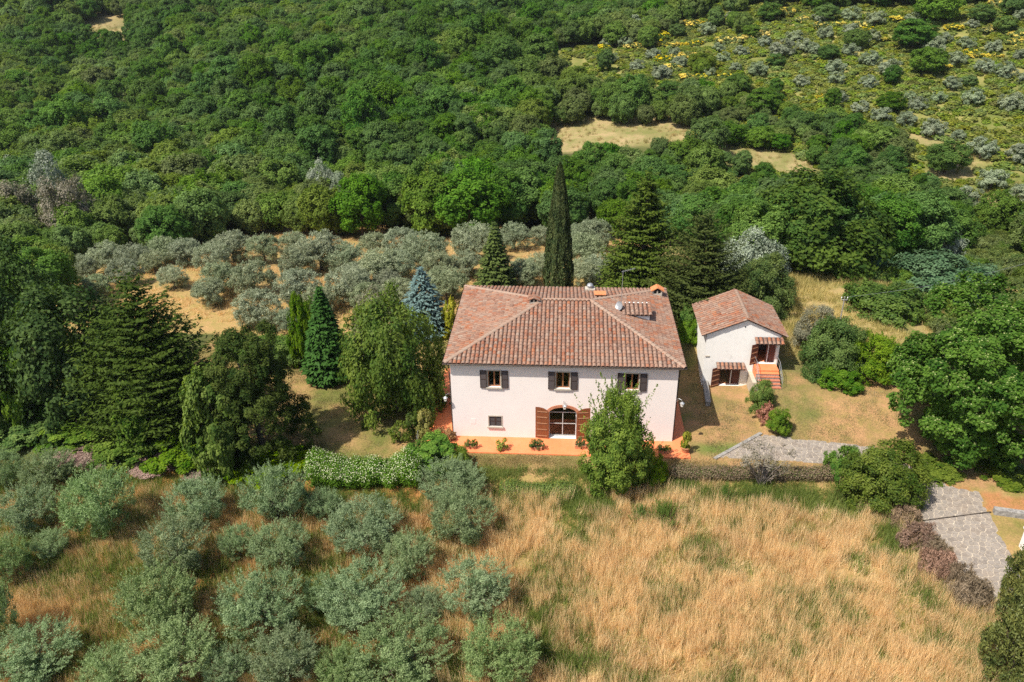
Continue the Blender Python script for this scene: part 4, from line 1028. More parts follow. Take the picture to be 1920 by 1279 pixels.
for sx, xx in ((-1, x0-.02), (1, x1+.02)):
    mb = MB(); P = [(xx, -.1, 3.15), (xx, -1.15, 3.15), (xx, -2.7, 2.25)]
    mb.tube(P, .022, 6)
    for (y, zb, zt) in ((-.12, 2.3, 3.15), (-1.12, 2.2, 3.15), (-1.9, 1.6, 2.72), (-2.66, 1.2, 2.28)): mb.tube([(xx, y, zb), (xx, y, zt)], .018, 6)
    mb.tube([(xx, -.1, 2.75), (xx, -1.15, 2.75), (xx, -2.7, 1.85)], .012, 5)
    mb.build('handrail', M['metal'], stair)
mb = MB(); mb.box(x0-.38, x0-.03, -2.0, -.003, -.3, 1.55); mb.build('side_wall', M['mortar'], stair)
mb = MB(); mb.box(sl+.05, sl+.42, -.06, -.002, 2.95, 3.06); mb.build('wall_ledge', M['sillstone'], shed)
mb = MB(); mb.lathe([(.06, 0), (.06, .03), (0, .03)], n=10); o = mb.build('vent_hole', M['dark'], shed, (.0, .0, 5.95)); o.rotation_euler = (math.pi/2, 0, 0)
sa, sb = hit(1321, 722), hit(1327, 762)
d2 = (sb-sa)[:2]; L = float(np.linalg.norm(d2))
mb = MB(); mb.box(-L/2, L/2, -.18, .18, -.05, .42); mb.box(-L/2-.05, L/2+.05, -.23, .23, .422, .50)
o = mb.build('stone_bench', M['greystone'], None, tuple((sa+sb)/2)); o.rotation_euler = (0, 0, math.atan2(d2[1], d2[0])); tag(o, 'narrow grey stone ledge running out from the corner of the annex', 'stone ledge')

# ------------------------------------------------------------------ things on and by the terrace
def planter(x, y, kind, label, plant_label, rect=True, H=.55, Wd=.62, n=1, potr=.3):
    zt = .112
    e = empty('planter', (x, y, zt), 0, label, 'planter')
    mb = MB()
    if rect: mb.box(-.42, .42, -.16, .16, 0, .26); mb.box(-.45, .45, -.19, .19, .262, .30)
    else: mb.lathe([(0, 0), (potr*.72, 0), (potr, potr*1.15), (potr*1.1, potr*1.15), (potr*1.1, potr*1.35), (potr*.9, potr*1.35), (potr*.85, potr*1.1), (0, potr*1.1)], n=16)
    mb.build('pot', M['pot'], e)
    zz = .302 if rect else potr*1.1
    s = MB(); (s.box(-.37, .37, -.12, .12, .302, .309) if rect else s.lathe([(potr*.84, zz+.01), (0, zz+.012)], n=12)); s.build('soil', M['soil'], e)
    for k in range(n):
        c, t, ph, pw = PROTO[kind][k % len(PROTO[kind])]
        o = add('plant', c, e, ((k-(n-1)/2)*.5, 0, zz-.06)); o.scale = (Wd/pw, Wd/pw, H/ph); o.rotation_euler = (0, 0, rnd.uniform(0, 6))
        t2 = add('stem', t, e, ((k-(n-1)/2)*.5, 0, zz-.02)); t2.scale = (Wd/pw, Wd/pw, H/ph)
    return e
def tp(px, py): return on_plane(px, py, (0, 0, .11), (0, 0, 1))
for px, py, kind, lab, n, H, Wd in ((883, 838, 'potplant', 'long planter with two round clipped balls, leftmost on the terrace edge', 2, .62, .62),
        (941, 841, 'yellowpot', 'planter of yellow green foliage, second from the left on the terrace', 1, .8, 1.0),
        (1006, 841, 'wispy', 'planter of two wispy grey green plants just left of the arched door', 2, .75, .75),
        (1088, 838, 'potplant', 'planter with small dark bush half hidden left of the tall laurel', 1, .8, .8),
        (1244, 846, 'potplant', 'planter with low clipped bush right of the tall laurel', 2, .42, .66)):
    q = tp(px, py+2); planter(q[0], q[1], kind, lab, '', True, H, Wd, n)
q = tp(1285, 848); planter(q[0], q[1]+.1, 'yellowgreen', 'large round terracotta pot with tall yellow green plant at the terrace corner', '', False, 1.5, .75, 1, .36)
q = tp(1287, 832); planter(q[0], q[1]+.6, 'potplant', 'small terracotta pot with dark plant behind the corner pot', '', False, .6, .6, 1, .24)
# left terrace corner shrubs and railing
at('yellowgreen', 'shrub', 'yellow green shrub at the left terrace corner beside the railing', 'shrub', 798, 826, 768, 30, parts=SH)
at('yellowgreen', 'shrub', 'pale flowering shrub just behind the yellow green one at the terrace corner', 'shrub', 806, 795, 752, 24, parts=SH)
at('redleaf', 'shrub', 'reddish wispy shrub on the terrace front left corner', 'shrub', 835, 836, 806, 44, parts=SH)
ra, rb = hit(795, 770), hit(783, 838)
e = empty('railing', tuple(ra), 0, 'thin grey metal railing along the left side of the terrace', 'railing')
d = rb-ra
for k in range(5):
    mb = MB(); q = d*(k/4); mb.tube([(q[0], q[1], q[2]-.05), (q[0], q[1], q[2]+1.0)], .025, 6); mb.build('post', M['metal'], e)
for z in (.5, .98):
    mb = MB(); mb.tube([(0, 0, z), tuple(d+np.array((0, 0, z)))], .02, 6); mb.build('rail', M['metal'], e)
# utility pole beyond the annex
pb = hit(1573, 612); ph_ = height_to(pb, 556)
e = empty('utility_pole', tuple(pb), 0, 'thin pole with white insulators rising from the bushes right of the annex', 'pole')
mb = MB(); mb.tube([(0, 0, -.2), (0, 0, ph_)], [.07, .05], 8); mb.build('post', M['greystone'], e)
for s in (-1, 1):
    mb = MB(); mb.tube([(s*.05, 0, ph_-.35), (s*.28, 0, ph_-.35), (s*.28, 0, ph_-.1)], .02, 5); mb.lathe([(.04, -.08), (.055, 0), (.04, .06), (.0, .1)], (s*.28, 0, ph_-.12), 8); mb.build('insulator', M['white'], e)
mb = MB(); P = []
far = hit(1990, 560); far = far+np.array((0, 0, 6.)); st = pb+np.array((.28, 0, ph_-.02))
for k in range(17):
    u = k/16; P.append(tuple((st*(1-u)+far*u)-pb-np.array((0, 0, 4*u*(1-u)*.8))))
mb.tube(P, .014, 4, False); mb.build('wire', M['metal'], e)

# ------------------------------------------------------------------ hedges: clipped strips of foliage
def hedge(name, label, a, b, wd, h, mats, n, L, Wl, extra=0., seed=1, stem='bark', wob=.25, axmix=0.):
    g = np.random.default_rng(seed); a, b = hit(*a), hit(*b); d = (b-a)[:2]; Ln = float(np.linalg.norm(d)); an = math.atan2(d[1], d[0])
    m = (a+b)/2; m[2] = tz(m[0], m[1])
    e = empty(name, tuple(m), an, label, 'hedge')
    parts = []; k = max(6, int(Ln/.55)); prn = np.random.default_rng(seed+50).random(400)
    for slot, nn, l_, w_ in ((0, n, L, Wl), (1, int(n*extra), L*.6, L*.5)):
        if nn == 0: continue
        ci = g.integers(0, k, nn); cu = (np.arange(k)+.5)/k; hh = h*(1+wob*(vnoise(np.arange(k)*.55, np.full(k, seed), 1.2, 15)-.5)*1.5+.12*(prn[:k]-.5)); ww = wd*(1+wob*(prn[::-1][:k]-.5)*.6)
        hh0 = hh if slot == 0 else hh; dd = sph(g, nn)
        if slot: dd[:, 2] = np.abs(dd[:, 2])*.9+.1; dd[:, 1] -= .15; dd = unit(dd)
        rad = g.uniform(.45, 1.06, nn)**.5 if slot == 0 else g.uniform(.95, 1.08, nn)
        P = np.stack([(cu[ci]-.5)*Ln+dd[:, 0]*rad*Ln/k*1.25, dd[:, 1]*rad*ww[ci]/2*1.1, hh0[ci]*.5+dd[:, 2]*rad*hh0[ci]*.52], 1)
        P += g.normal(size=P.shape)*(.05 if slot else .09); P[:, 0] = np.clip(P[:, 0], -Ln/2-.3, Ln/2+.3); nr = unit(dd+np.array([0, 0, .5])+g.normal(size=P.shape)*.5)
        ax = g.normal(size=P.shape)+np.array([0, 0, axmix]); tn = np.clip(g.random(k)[ci]*.3+.35+g.normal(size=nn)*.2, 0, 1)
        parts.append((leafV(P, ax, nr, l_*g.uniform(.7, 1.3, nn), w_*g.uniform(.7, 1.3, nn)), tn, slot))
    add('foliage', mesh_leaves('hedge_foliage', [M[x] for x in mats], *parts), e)
    mb = MB()
    for i in range(k): x = ((i+.5)/k-.5)*Ln; mb.tube([(x, 0, -.1), (x+g.normal()*.1, g.normal()*.1, h*.8)], [.04, .012], 5)
    mb.build('stems', M[stem], e); return e
hedge('hedge', 'brown drying clipped hedge between field and paved drive', (1262, 896), (1558, 898), 1.0, 1.05, ['drybrown', 'bramble'], 26000, .13, .05, .10, 3, axmix=.8)
hedge('hedge', 'white flowering green hedge left of the terrace corner', (588, 905), (785, 905), 2.2, 2.1, ['bright', 'flower'], 34000, .12, .08, .11, 4, wob=1.0)
hedge('hedge', 'low tangled green hedge below the lawn in front of the terrace', (945, 925), (1075, 928), 1.5, 1.0, ['bramble', 'yellowleaf'], 12000, .12, .06, .06, 5, wob=.7)
hedge('hedge', 'broad trimmed green hedge at the back of the left lawn', (420, 668), (545, 672), 2.4, 2.2, ['bright', 'bramble'], 14000, .2, .12, .3, 6)

# ------------------------------------------------------------------ garden trees and shrubs
T = ('crown', 'trunk')
at('linden', 'linden_tree', 'huge round linden tree with pale flower clusters beside the lane', 'tree', 1795, 905, 545, 310, rot=.6, front=.36)
at('bramble', 'shrub', 'dark green ground cover shrub under the linden by the reddish verge', 'shrub', 1745, 902, 872, 90, parts=SH, variant=0)
at('bramble', 'shrub', 'ivy like ground shrub under the right side of the linden', 'shrub', 1890, 915, 885, 110, parts=SH)
at('laurel_tree', 'laurel_tree', 'tall loose laurel standing in front of the arched door', 'tree', 1150, 940, 724, 116, rot=.3, front=.3, variant=0)
at('laurel', 'shrub', 'dark round shrub at the right foot of the tall laurel', 'shrub', 1217, 918, 850, 62, parts=SH, variant=1)
at('evergreen', 'evergreen_tree', 'big dense evergreen tree left of the farmhouse', 'tree', 748, 800, 552, 180, front=.28, rot=1., variant=0)
at('grey_tree', 'tree', 'olive yellow bushy tree behind the big evergreen', 'tree', 715, 655, 545, 100, front=.2, variant=0)
at('spruce', 'spruce_tree', 'dense dark green cone shaped spruce on the left lawn', 'tree', 622, 724, 540, 86, front=.4)
at('bright', 'tree', 'bright green upright young tree just left of the spruce', 'tree', 578, 690, 552, 52, front=.2)
at('bright', 'shrub', 'leafy green shrub between hedge and spruce', 'shrub', 545, 692, 628, 75, parts=SH)
at('blue_spruce', 'blue_spruce', 'silvery blue spruce behind the big evergreen', 'tree', 797, 632, 503, 98, front=.2)
at('yellowgreen', 'shrub', 'yellow green shrub at the rear left corner of the roof', 'shrub', 848, 640, 560, 36, parts=SH)
at('small_conifer', 'conifer_tree', 'small pointed conifer above the rear left of the roof', 'tree', 930, 560, 418, 70, front=.25)
at('italian_cypress', 'cypress_tree', 'tall slender dark cypress behind the farmhouse', 'tree', 1046, 590, 306, 51, front=.2)
at('broad_cypress', 'conifer_tree', 'broad pointed dark conifer behind the right of the roof', 'tree', 1198, 600, 335, 132, front=.3, rot=.5)
at('ragged_conifer', 'conifer_tree', 'irregular dark conifer with yellowish tips behind the annex', 'tree', 1304, 615, 400, 150, front=.3, variant=1)
at('bright', 'shrub', 'bright green shrub between farmhouse roof and annex, upper one', 'shrub', 1285, 588, 520, 54, parts=SH)
at('bright', 'shrub', 'bright green shrub between farmhouse roof and annex, lower one', 'shrub', 1292, 640, 572, 48, parts=SH)
at('laurel', 'shrub', 'dark green shrub in the gap between farmhouse and annex', 'shrub', 1288, 660, 600, 46, parts=SH, variant=1)
at('silver_tree', 'tree', 'silvery white tree behind the annex', 'tree', 1400, 560, 430, 122, front=.25)
at('evergreen', 'tree', 'round green fruit tree right behind the annex roof', 'tree', 1418, 598, 482, 112, front=.3, variant=1)
at('dark_tree', 'tree', 'large dark spreading tree beyond the annex', 'tree', 1520, 512, 322, 235, front=.3)
at('bluegreen', 'shrub', 'pale green rounded bush at the foot of the large dark tree', 'shrub', 1612, 512, 452, 95, parts=SH)
at('bluegreen', 'shrub', 'wide blue green bush above the linden', 'shrub', 1760, 566, 488, 185, parts=SH)
at('bramble', 'shrub', 'green bramble mound left of the blue green bush', 'shrub', 1650, 602, 542, 140, parts=SH)
at('greybush', 'shrub', 'grey twiggy shrub right of the annex', 'shrub', 1522, 668, 572, 86, parts=SH, variant=1)
at('laurel', 'shrub', 'glossy dark laurel shrub behind the right lawn', 'shrub', 1625, 722, 628, 110, parts=SH)
at('evergreen', 'shrub', 'tall green shrub between the grey shrub and the laurel', 'shrub', 1552, 716, 598, 112, parts=SH)
at('bright', 'shrub', 'low spreading yellow green shrub at the back of the right lawn', 'shrub', 1572, 736, 690, 80, parts=SH)
at('laurel', 'shrub', 'yellow green shrub in front of the annex stair', 'shrub', 1421, 788, 714, 48, parts=SH, variant=0)
at('redleaf', 'shrub', 'reddish shrub between two green ones on the right lawn', 'shrub', 1436, 800, 756, 36, parts=SH)
at('laurel', 'shrub', 'dark green shrub at the head of the paved drive', 'shrub', 1455, 822, 766, 46, parts=SH, variant=1)
at('evergreen', 'shrub', 'large dense green bush between field and paved lane', 'shrub', 1645, 965, 838, 142, parts=SH, variant=1)
at('bright', 'shrub', 'feathery upright green bush at the right end of the brown hedge', 'shrub', 1572, 905, 836, 62, parts=SH)
at('deadbush', 'dead_shrub', 'half dead twiggy shrub with pale bark in the brown hedge', 'shrub', 1424, 918, 836, 92, front=.1, parts=('sparse_leaves', 'branches'))
at('ivy', 'shrub', 'green ivy mound at the lower left corner of the terrace', 'shrub', 815, 892, 822, 95, parts=SH)
at('bramble', 'shrub', 'green bramble spilling right of the ivy mound', 'shrub', 858, 895, 845, 60, parts=SH)
at('wispy', 'rose_bush', 'thin rose bush on the left lawn near the railing', 'shrub', 752, 838, 790, 40, parts=SH)
at('wispy', 'rose_bush', 'second thin rose bush closer to the evergreen tree', 'shrub', 775, 822, 775, 34, parts=SH)
# dark masses at the left
at('ragged_conifer', 'conifer_tree', 'tallest dark conifer of the left garden with ragged plumes', 'tree', 318, 838, 528, 235, front=.3, variant=0, rot=.4)
at('cedar', 'conifer_tree', 'broad dark conifer nearest the white flowering hedge', 'tree', 500, 880, 618, 185, front=.3, variant=2, rot=1.2)
at('dark_tree', 'tree', 'dark broadleaf tree between the conifer and the ivy clad trunk', 'tree', 165, 815, 548, 215, front=.35, variant=1)
at('dark_tree', 'tree', 'round dark tree standing highest at the left edge', 'tree', 62, 700, 462, 165, front=.3, variant=2)
at('dark_tree', 'tree', 'dark tree cut off by the left edge above the ivy clad trunk', 'tree', -5, 822, 560, 150, front=.3, variant=3)
at('ragged_conifer', 'conifer_tree', 'smaller dark conifer behind the tallest conifer on the left', 'tree', 245, 740, 560, 130, front=.3, variant=0)
at('ivy', 'ivy_clad_trunk', 'bright ivy covered trunk at the far left', 'tree', 70, 815, 655, 76, front=.3)
at('ivy', 'ivy_mound', 'bright ivy climbing the left side of the tallest conifer', 'shrub', 272, 858, 720, 70, parts=SH)
at('ivy', 'ivy_mound', 'bright ivy mound in front of the broad dark conifer', 'shrub', 432, 905, 690, 110, parts=SH)
for px, py, top, w, lab in ((45, 842, 800, 120, 'bramble mound at the foot of the ivy clad trunk'), (135, 845, 808, 110, 'bramble mound right of the ivy clad trunk'), (250, 872, 826, 110, 'bramble mound below the tallest conifer'),
        (345, 885, 838, 100, 'bramble mound left of the bright ivy mound'), (512, 912, 868, 110, 'bramble mound right of the bright ivy mound'), (620, 915, 880, 60, 'small bramble tuft left of the white flowering hedge')):
    at('bright', 'bramble_bush', lab, 'shrub', px, py, top-14, w*1.25, parts=SH)
for px, py, top, w, lab in ((130, 868, 842, 80, 'pinkish dry brush patch at the far left field edge'), (195, 876, 850, 90, 'pinkish dry brush patch left of the middle one'), (300, 892, 862, 100, 'pinkish dry brush patch below the bright ivy mound'), (385, 905, 880, 70, 'small pinkish dry brush patch nearest the olive trees')):
    at('pinkshrub', 'dry_brush', lab, 'shrub', px, py, top, w, parts=SH)
# dry shrubs along the lane
for px, py, top, w, kind, lab in ((1692, 1000, 955, 62, 'dryshrub', 'grey brown dry shrub at the top of the lane side row'), (1715, 1040, 985, 70, 'redshrub', 'red brown dry shrub second from the top along the lane'),
        (1748, 1062, 1012, 56, 'dryshrub', 'grey dry shrub third along the lane'), (1752, 1095, 1035, 74, 'redshrub', 'red brown dry shrub midway down the lane'),
        (1790, 1120, 1062, 66, 'dryshrub', 'dull brown shrub fifth along the lane'), (1808, 1150, 1085, 72, 'dryshrub', 'lowest grey green shrub of the lane side row')):
    at(kind, 'dry_shrub', lab, 'shrub', px, py, top, w, parts=SH)
at('juniper', 'juniper', 'upright juniper at the lower right corner, upper one', 'conifer', 1900, 1190, 1030, 95, front=.3, rot=.2)
at('juniper', 'juniper', 'dense juniper at the lower right corner, lower one', 'conifer', 1880, 1300, 1118, 120, front=.3, rot=1.9)
# green tufts in the dry field
for px, py, top, w, lab in ((1240, 1000, 940, 82, 'wide green fennel clump below the tall laurel'), (1200, 985, 945, 50, 'green fennel clump left of the widest one'), (1355, 952, 906, 36, 'narrow dark green fennel clump near the brown hedge')):
    at('feathery', 'fennel_clump', lab, 'plant', px, py, top, w, parts=SH)

# ------------------------------------------------------------------ olives of the front field
FRONT = [(22, 925, 845, 84, 'cut by the left edge in the top row'), (105, 930, 848, 120, 'second in the top row, behind'), (70, 1015, 915, 135, 'left of the largest one in the second row'),
 (210, 1025, 885, 160, 'largest in the upper left, dark centred'), (382, 1005, 902, 130, 'rounded, right of the largest upper left one'), (528, 1005, 878, 150, 'pale, below the left end of the flowering hedge'),
 (30, 1105, 1010, 110, 'dark green, at the left edge below the second row'), (108, 1055, 995, 80, 'small, tucked between two bigger ones at the left'), (15, 1225, 1085, 100, 'tall, cut by the left edge lower down'),
 (348, 1100, 975, 155, 'broad, in the middle of the left field'), (535, 1085, 985, 130, 'right of the broad middle one'), (318, 1210, 1075, 175, 'silvery, low in the left field'),
 (508, 1215, 1085, 185, 'wide, right of the silvery low one'), (90, 1300, 1195, 200, 'at the lower left corner'), (345, 1310, 1185, 200, 'on the bottom edge left of centre'), (548, 1310, 1195, 150, 'on the bottom edge, third from the left'),
 (850, 965, 872, 150, 'closest to the ivy mound and terrace corner'), (872, 1045, 925, 150, 'just below the one closest to the terrace'), (690, 1060, 945, 165, 'in the middle of the field left of centre'),
 (772, 1105, 1005, 120, 'between the two central ones'), (690, 1200, 1075, 190, 'broad, centre of the lower field'), (895, 1180, 1060, 165, 'right of the broad lower central one, by the dry grass'),
 (612, 985, 918, 78, 'small, just below the left end of the flowering hedge'), (455, 1062, 985, 84, 'small, between the rounded one and the broad middle one'), (612, 1160, 1082, 92, 'small, in the gap left of the broad lower central one'),
 (438, 1300, 1218, 112, 'low, between two on the bottom edge left of centre'), (648, 1310, 1222, 112, 'low, on the bottom edge just left of centre'), (222, 1310, 1222, 120, 'low, on the bottom edge right of the corner one'), (800, 1185, 1105, 96, 'small, in the gap between the two lower central ones'),
 (760, 1320, 1185, 230, 'large, on the bottom edge at centre'), (940, 1310, 1180, 175, 'on the bottom edge where the dry grass begins')]
for bx, by, top, w, lab in FRONT:
    P = hit(bx, by)
    at('olive', 'olive_tree', 'front field olive tree, '+lab, 'olive tree', bx, by, top+4, w*.76, 'olive trees of the front field', front=.36)

# ------------------------------------------------------------------ olive grove behind the house
def zc(ox, oy, s, L): return [(ox+x/s, oy+y/s, w/s) for x, y, w in L]
GROVE = zc(400, 380, 2.743, [(110, 240, 160), (270, 250, 150), (420, 220, 120), (560, 265, 200), (440, 320, 150), (690, 300, 155), (830, 230, 130), (980, 225, 165), (870, 350, 190), (1090, 260, 190), (1340, 215, 195), (1550, 185, 140),
    (1680, 175, 100), (1165, 345, 160), (220, 410, 185), (50, 400, 160), (250, 565, 200), (450, 450, 190), (700, 440, 190), (1200, 435, 180), (1590, 380, 150), (400, 615, 120), (900, 425, 130), (800, 500, 150), (560, 520, 150), (960, 470, 140), (1300, 330, 140), (740, 380, 120)]) \
  + zc(0, 400, 2.665, [(550, 225, 140), (680, 235, 140), (830, 195, 135), (780, 250, 110), (940, 205, 140), (640, 310, 140), (430, 280, 120), (490, 375, 120), (1080, 235, 150), (1060, 410, 140), (880, 330, 120)]) \
  + [(1095, 478, 68), (1112, 445, 60), (1130, 515, 66), (1100, 520, 60), (1080, 450, 50), (1368, 500, 60), (1350, 545, 56), (985, 520, 50), (1010, 500, 45), (745, 505, 62)]
def banded(L, nb, what, first, last):
    """bands from the back to the front, each counted from the left"""
    L = sorted(L, key=lambda t: t[1]); out = []; k = math.ceil(len(L)/nb)
    nth = ['first', 'second', 'third', 'fourth', 'fifth', 'sixth', 'seventh', 'eighth', 'ninth', 'tenth', 'eleventh', 'twelfth', 'thirteenth']
    names = [first]+[nth[i]+' band from '+('back' if first.startswith('rear') else 'top') for i in range(1, nb-1)]+[last]
    for b in range(nb):
        for i, t in enumerate(sorted(L[b*k:(b+1)*k])): out.append((*t, '%s, %s from left in %s' % (what, nth[i], names[b])))
    return out
for k, (cx, cy, w, lab) in enumerate(banded(GROVE, 6, 'silvery grove olive tree', 'rearmost band', 'band nearest the house')):
    near = cy > 530
    at('grove_olive', 'olive_tree', lab, 'olive tree', cx, cy+w*.50, cy-w*.56, w*1.16, 'olive trees at the near edge of the grove' if near else 'olive trees of the grove behind the farmhouse', front=.3, hmin=.75)

# ------------------------------------------------------------------ hillside: olives, dark bushes, flowering broom
HO = zc(1220, 0, 2.664, [(710, 190, 70), (865, 170, 70), (760, 230, 70), (840, 90, 60), (995, 75, 80), (1115, 100, 80), (1300, 95, 60), (990, 150, 60), (1100, 185, 70), (990, 255, 70), (810, 250, 60), (915, 340, 80), (920, 395, 70), (750, 410, 65), (1080, 415, 70), (530, 350, 80),
    (360, 290, 60), (340, 240, 50), (450, 260, 60), (565, 210, 60), (285, 365, 60), (145, 315, 60), (110, 265, 40), (280, 150, 70), (400, 85, 50), (20, 270, 50), (50, 370, 80), (420, 340, 50), (650, 250, 100), (1185, 345, 90), (1090, 300, 80), (1400, 240, 90), (1450, 200, 70),
    (1570, 220, 70), (1600, 125, 50), (1840, 80, 60), (1700, 240, 70), (1840, 280, 60), (1660, 335, 75), (1755, 360, 90), (1860, 395, 60), (1500, 420, 70), (1520, 300, 80), (1600, 490, 90), (1785, 520, 100), (1040, 540, 70), (1325, 525, 75), (1290, 485, 50), (1270, 600, 80), (1405, 650, 95),
    (1530, 680, 60), (1640, 745, 110), (1835, 780, 110), (1690, 905, 110), (1570, 990, 110), (940, 490, 60), (1140, 580, 80), (1430, 490, 60), (1830, 970, 90)]) + zc(600, 0, 2.664, [(1590, 130, 100), (1470, 130, 60), (1700, 365, 70), (1580, 330, 60), (1790, 315, 60), (1770, 265, 50), (1660, 275, 60), (1520, 215, 60), (1430, 215, 50), (1450, 290, 60), (980, 300, 50), (1060, 300, 50), (1060, 345, 45)])
for cx, cy, w, lab in banded(HO, 7, 'small hillside olive tree', 'top band', 'lowest band'):
    at('hill_olive', 'olive_tree', lab, 'olive tree', cx, cy+w*.52, cy-w*.58, w*1.15, 'olive trees on the open hillside', front=.3, hmin=.8)
HB = zc(1220, 0, 2.664, [(250, 320, 120), (620, 310, 85), (880, 270, 95), (1020, 205, 115), (1300, 190, 190), (1370, 320, 165), (1190, 520, 125), (1580, 410, 70), (1420, 50, 190), (1640, 80, 115), (590, 70, 115), (890, 600, 140), (1100, 720, 200), (1460, 800, 190), (430, 430, 120), (560, 520, 160), (240, 470, 150), (90, 470, 130), (760, 620, 130), (380, 680, 150), (540, 700, 130), (640, 720, 100), (980, 830, 180), (1190, 870, 150), (1760, 130, 100), (870, 70, 110), (130, 160, 80), (500, 160, 80)])
for cx, cy, w, lab in banded(HB, 4, 'dark bushy hillside tree', 'top band', 'lowest band'):
    at('oak', 'tree', lab, 'tree', cx, cy+w*.45, cy-w*.5, w*1.05, 'dark trees on the open hillside', front=.3)
BR_ = zc(1220, 0, 2.664, [(150, 225, 80), (100, 290, 90), (400, 203, 130), (220, 120, 80), (330, 112, 70), (1600, 280, 80), (1700, 283, 90), (690, 65, 70), (1040, 125, 60), (1230, 100, 60), (1510, 140, 60), (1750, 100, 80), (1820, 215, 70), (860, 490, 50), (40, 185, 70), (160, 282, 80), (470, 193, 80), (470, 270, 50), (60, 300, 60), (110, 345, 60), (260, 385, 60), (370, 380, 50), (1150, 200, 40), (1390, 190, 50), (1480, 335, 40), (1600, 262, 50), (935, 125, 50), (1085, 145, 40), (850, 130, 50), (230, 215, 40), (750, 100, 50), (1830, 180, 60), (1690, 155, 60), (340, 690, 40), (230, 670, 40), (570, 170, 60), (180, 390, 60), (1850, 40, 60), (1725, 20, 60)]) \
   + zc(600, 0, 2.664, [(1500, 185, 100), (1600, 180, 110), (1560, 230, 110), (1720, 290, 80), (1740, 228, 90), (1840, 285, 70), (1760, 345, 70), (1850, 120, 60), (1420, 240, 50), (1640, 215, 60), (1680, 150, 70), (1800, 60, 50), (530, 155, 40)])
for cx, cy, w in BR_:
    for k in range(2 if w > 28 else 1):
        ww = w/(2 if w > 28 else 1)
        at('broom', 'broom_shrub', 'yellow flowering broom shrub on the open hillside', 'shrub', cx+(k-.5)*w*.5 if w > 28 else cx, cy+ww*.32, cy-ww*.42, ww*1.5, 'yellow flowering broom on the hillside', front=.3, parts=SH)
# distinctive trees along the near edge of the wood
for cx, by, top, w, kind, lab in ((50, 470, 340, 110, 'grey_tree', 'grey brown bare looking tree at the left edge of the wood'), (120, 455, 285, 100, 'silver_tree', 'pale silvery tree rising at the left edge of the wood'), (150, 480, 330, 110, 'grey_tree', 'grey green willow like tree right of the bare looking one'), (45, 400, 295, 70, 'silver_tree', 'smaller silvery tree at the far left of the wood'),
        (265, 420, 318, 90, 'silver_tree', 'silvery crowned tree in the wood left of centre'), (610, 400, 300, 60, 'silver_tree', 'slim silvery tree in the wood above the grove'), (640, 405, 322, 50, 'silver_tree', 'low silvery tree beside the slim one'),
        (805, 440, 300, 95, 'green_tree', 'tall yellowish green tree in the wood above the grove'), (1745, 498, 416, 110, 'silver_tree', 'pale feathery spreading tree above the blue green bush')):
    at(kind, 'tree', lab, 'tree', cx, by, top, w, front=.3)

# ------------------------------------------------------------------ woodland
def gn_scatter(name, kinds, P, rz, sc, seed, pick=None):
    """one uncountable mass: instances of the plant meshes on points"""
    col = bpy.data.collections.new(name+'_sources')
    for k, (c, t, h, w) in enumerate([q for kd in kinds for q in PROTO[kd]]):
        o = bpy.data.objects.new('%s_%02d' % (name, k), c); col.objects.link(o)
    n = len(P); me = bpy.data.meshes.new(name); me.vertices.add(n); me.vertices.foreach_set('co', np.asarray(P, np.float32).ravel())
    g = np.random.default_rng(seed); k = len(col.objects)
    me.attributes.new('rotv', 'FLOAT_VECTOR', 'POINT').data.foreach_set('vector', np.stack([np.zeros(n), np.zeros(n), rz], 1).astype(np.float32).ravel())
    me.attributes.new('scl', 'FLOAT_VECTOR', 'POINT').data.foreach_set('vector', np.asarray(sc, np.float32).ravel())
    me.attributes.new('pick', 'INT', 'POINT').data.foreach_set('value', (g.integers(0, k, n) if pick is None else pick).astype(np.int32))
    o = add(name, me); ng = bpy.data.node_groups.new(name+'_nodes', 'GeometryNodeTree')
    ng.interface.new_socket('Geometry', in_out='INPUT', socket_type='NodeSocketGeometry'); ng.interface.new_socket('Geometry', in_out='OUTPUT', socket_type='NodeSocketGeometry')
    gi, go = ng.nodes.new('NodeGroupInput'), ng.nodes.new('NodeGroupOutput'); ip = ng.nodes.new('GeometryNodeInstanceOnPoints'); ci = ng.nodes.new('GeometryNodeCollectionInfo')
    ci.inputs['Collection'].default_value = col; ci.inputs['Separate Children'].default_value = True; ci.inputs['Reset Children'].default_value = True
    def na(nm, ty):
        q = ng.nodes.new('GeometryNodeInputNamedAttribute'); q.data_type = ty; q.inputs[0].default_value = nm; return [s for s in q.outputs if s.enabled and s.name == 'Attribute'][0]
    L = ng.links.new
    L(gi.outputs[0], ip.inputs['Points']); L(ci.outputs[0], ip.inputs['Instance']); ip.inputs['Pick Instance'].default_value = True
    L(na('pick', 'INT'), ip.inputs['Instance Index']); L(na('rotv', 'FLOAT_VECTOR'), ip.inputs['Rotation']); L(na('scl', 'FLOAT_VECTOR'), ip.inputs['Scale'])
    L(ip.outputs[0], go.inputs[0]); o.modifiers.new('scatter', 'NODES').node_group = ng
    return tag(o, kind='stuff')
WOOD = [(-260, -120), (2180, -120), (2180, 640), (1880, 470), (1700, 505), (1400, 515), (1370, 485), (1150, 462), (1040, 455), (960, 462), (860, 486), (700, 480), (640, 500), (560, 490), (420, 490), (230, 492), (140, 505), (120, 640), (-60, 800), (-260, 800)]
g = np.random.default_rng(77); s = 4.2; pts = []
gx, gy = np.meshgrid(np.arange(-330, 330, s), np.arange(22, 470, s)); gx = gx.ravel()+g.uniform(-2, 2, gx.size); gy = gy.ravel()+g.uniform(-2, 2, gy.size)
gz_ = terrain(gx, gy); q = proj(np.stack([gx, gy, gz_], 1))
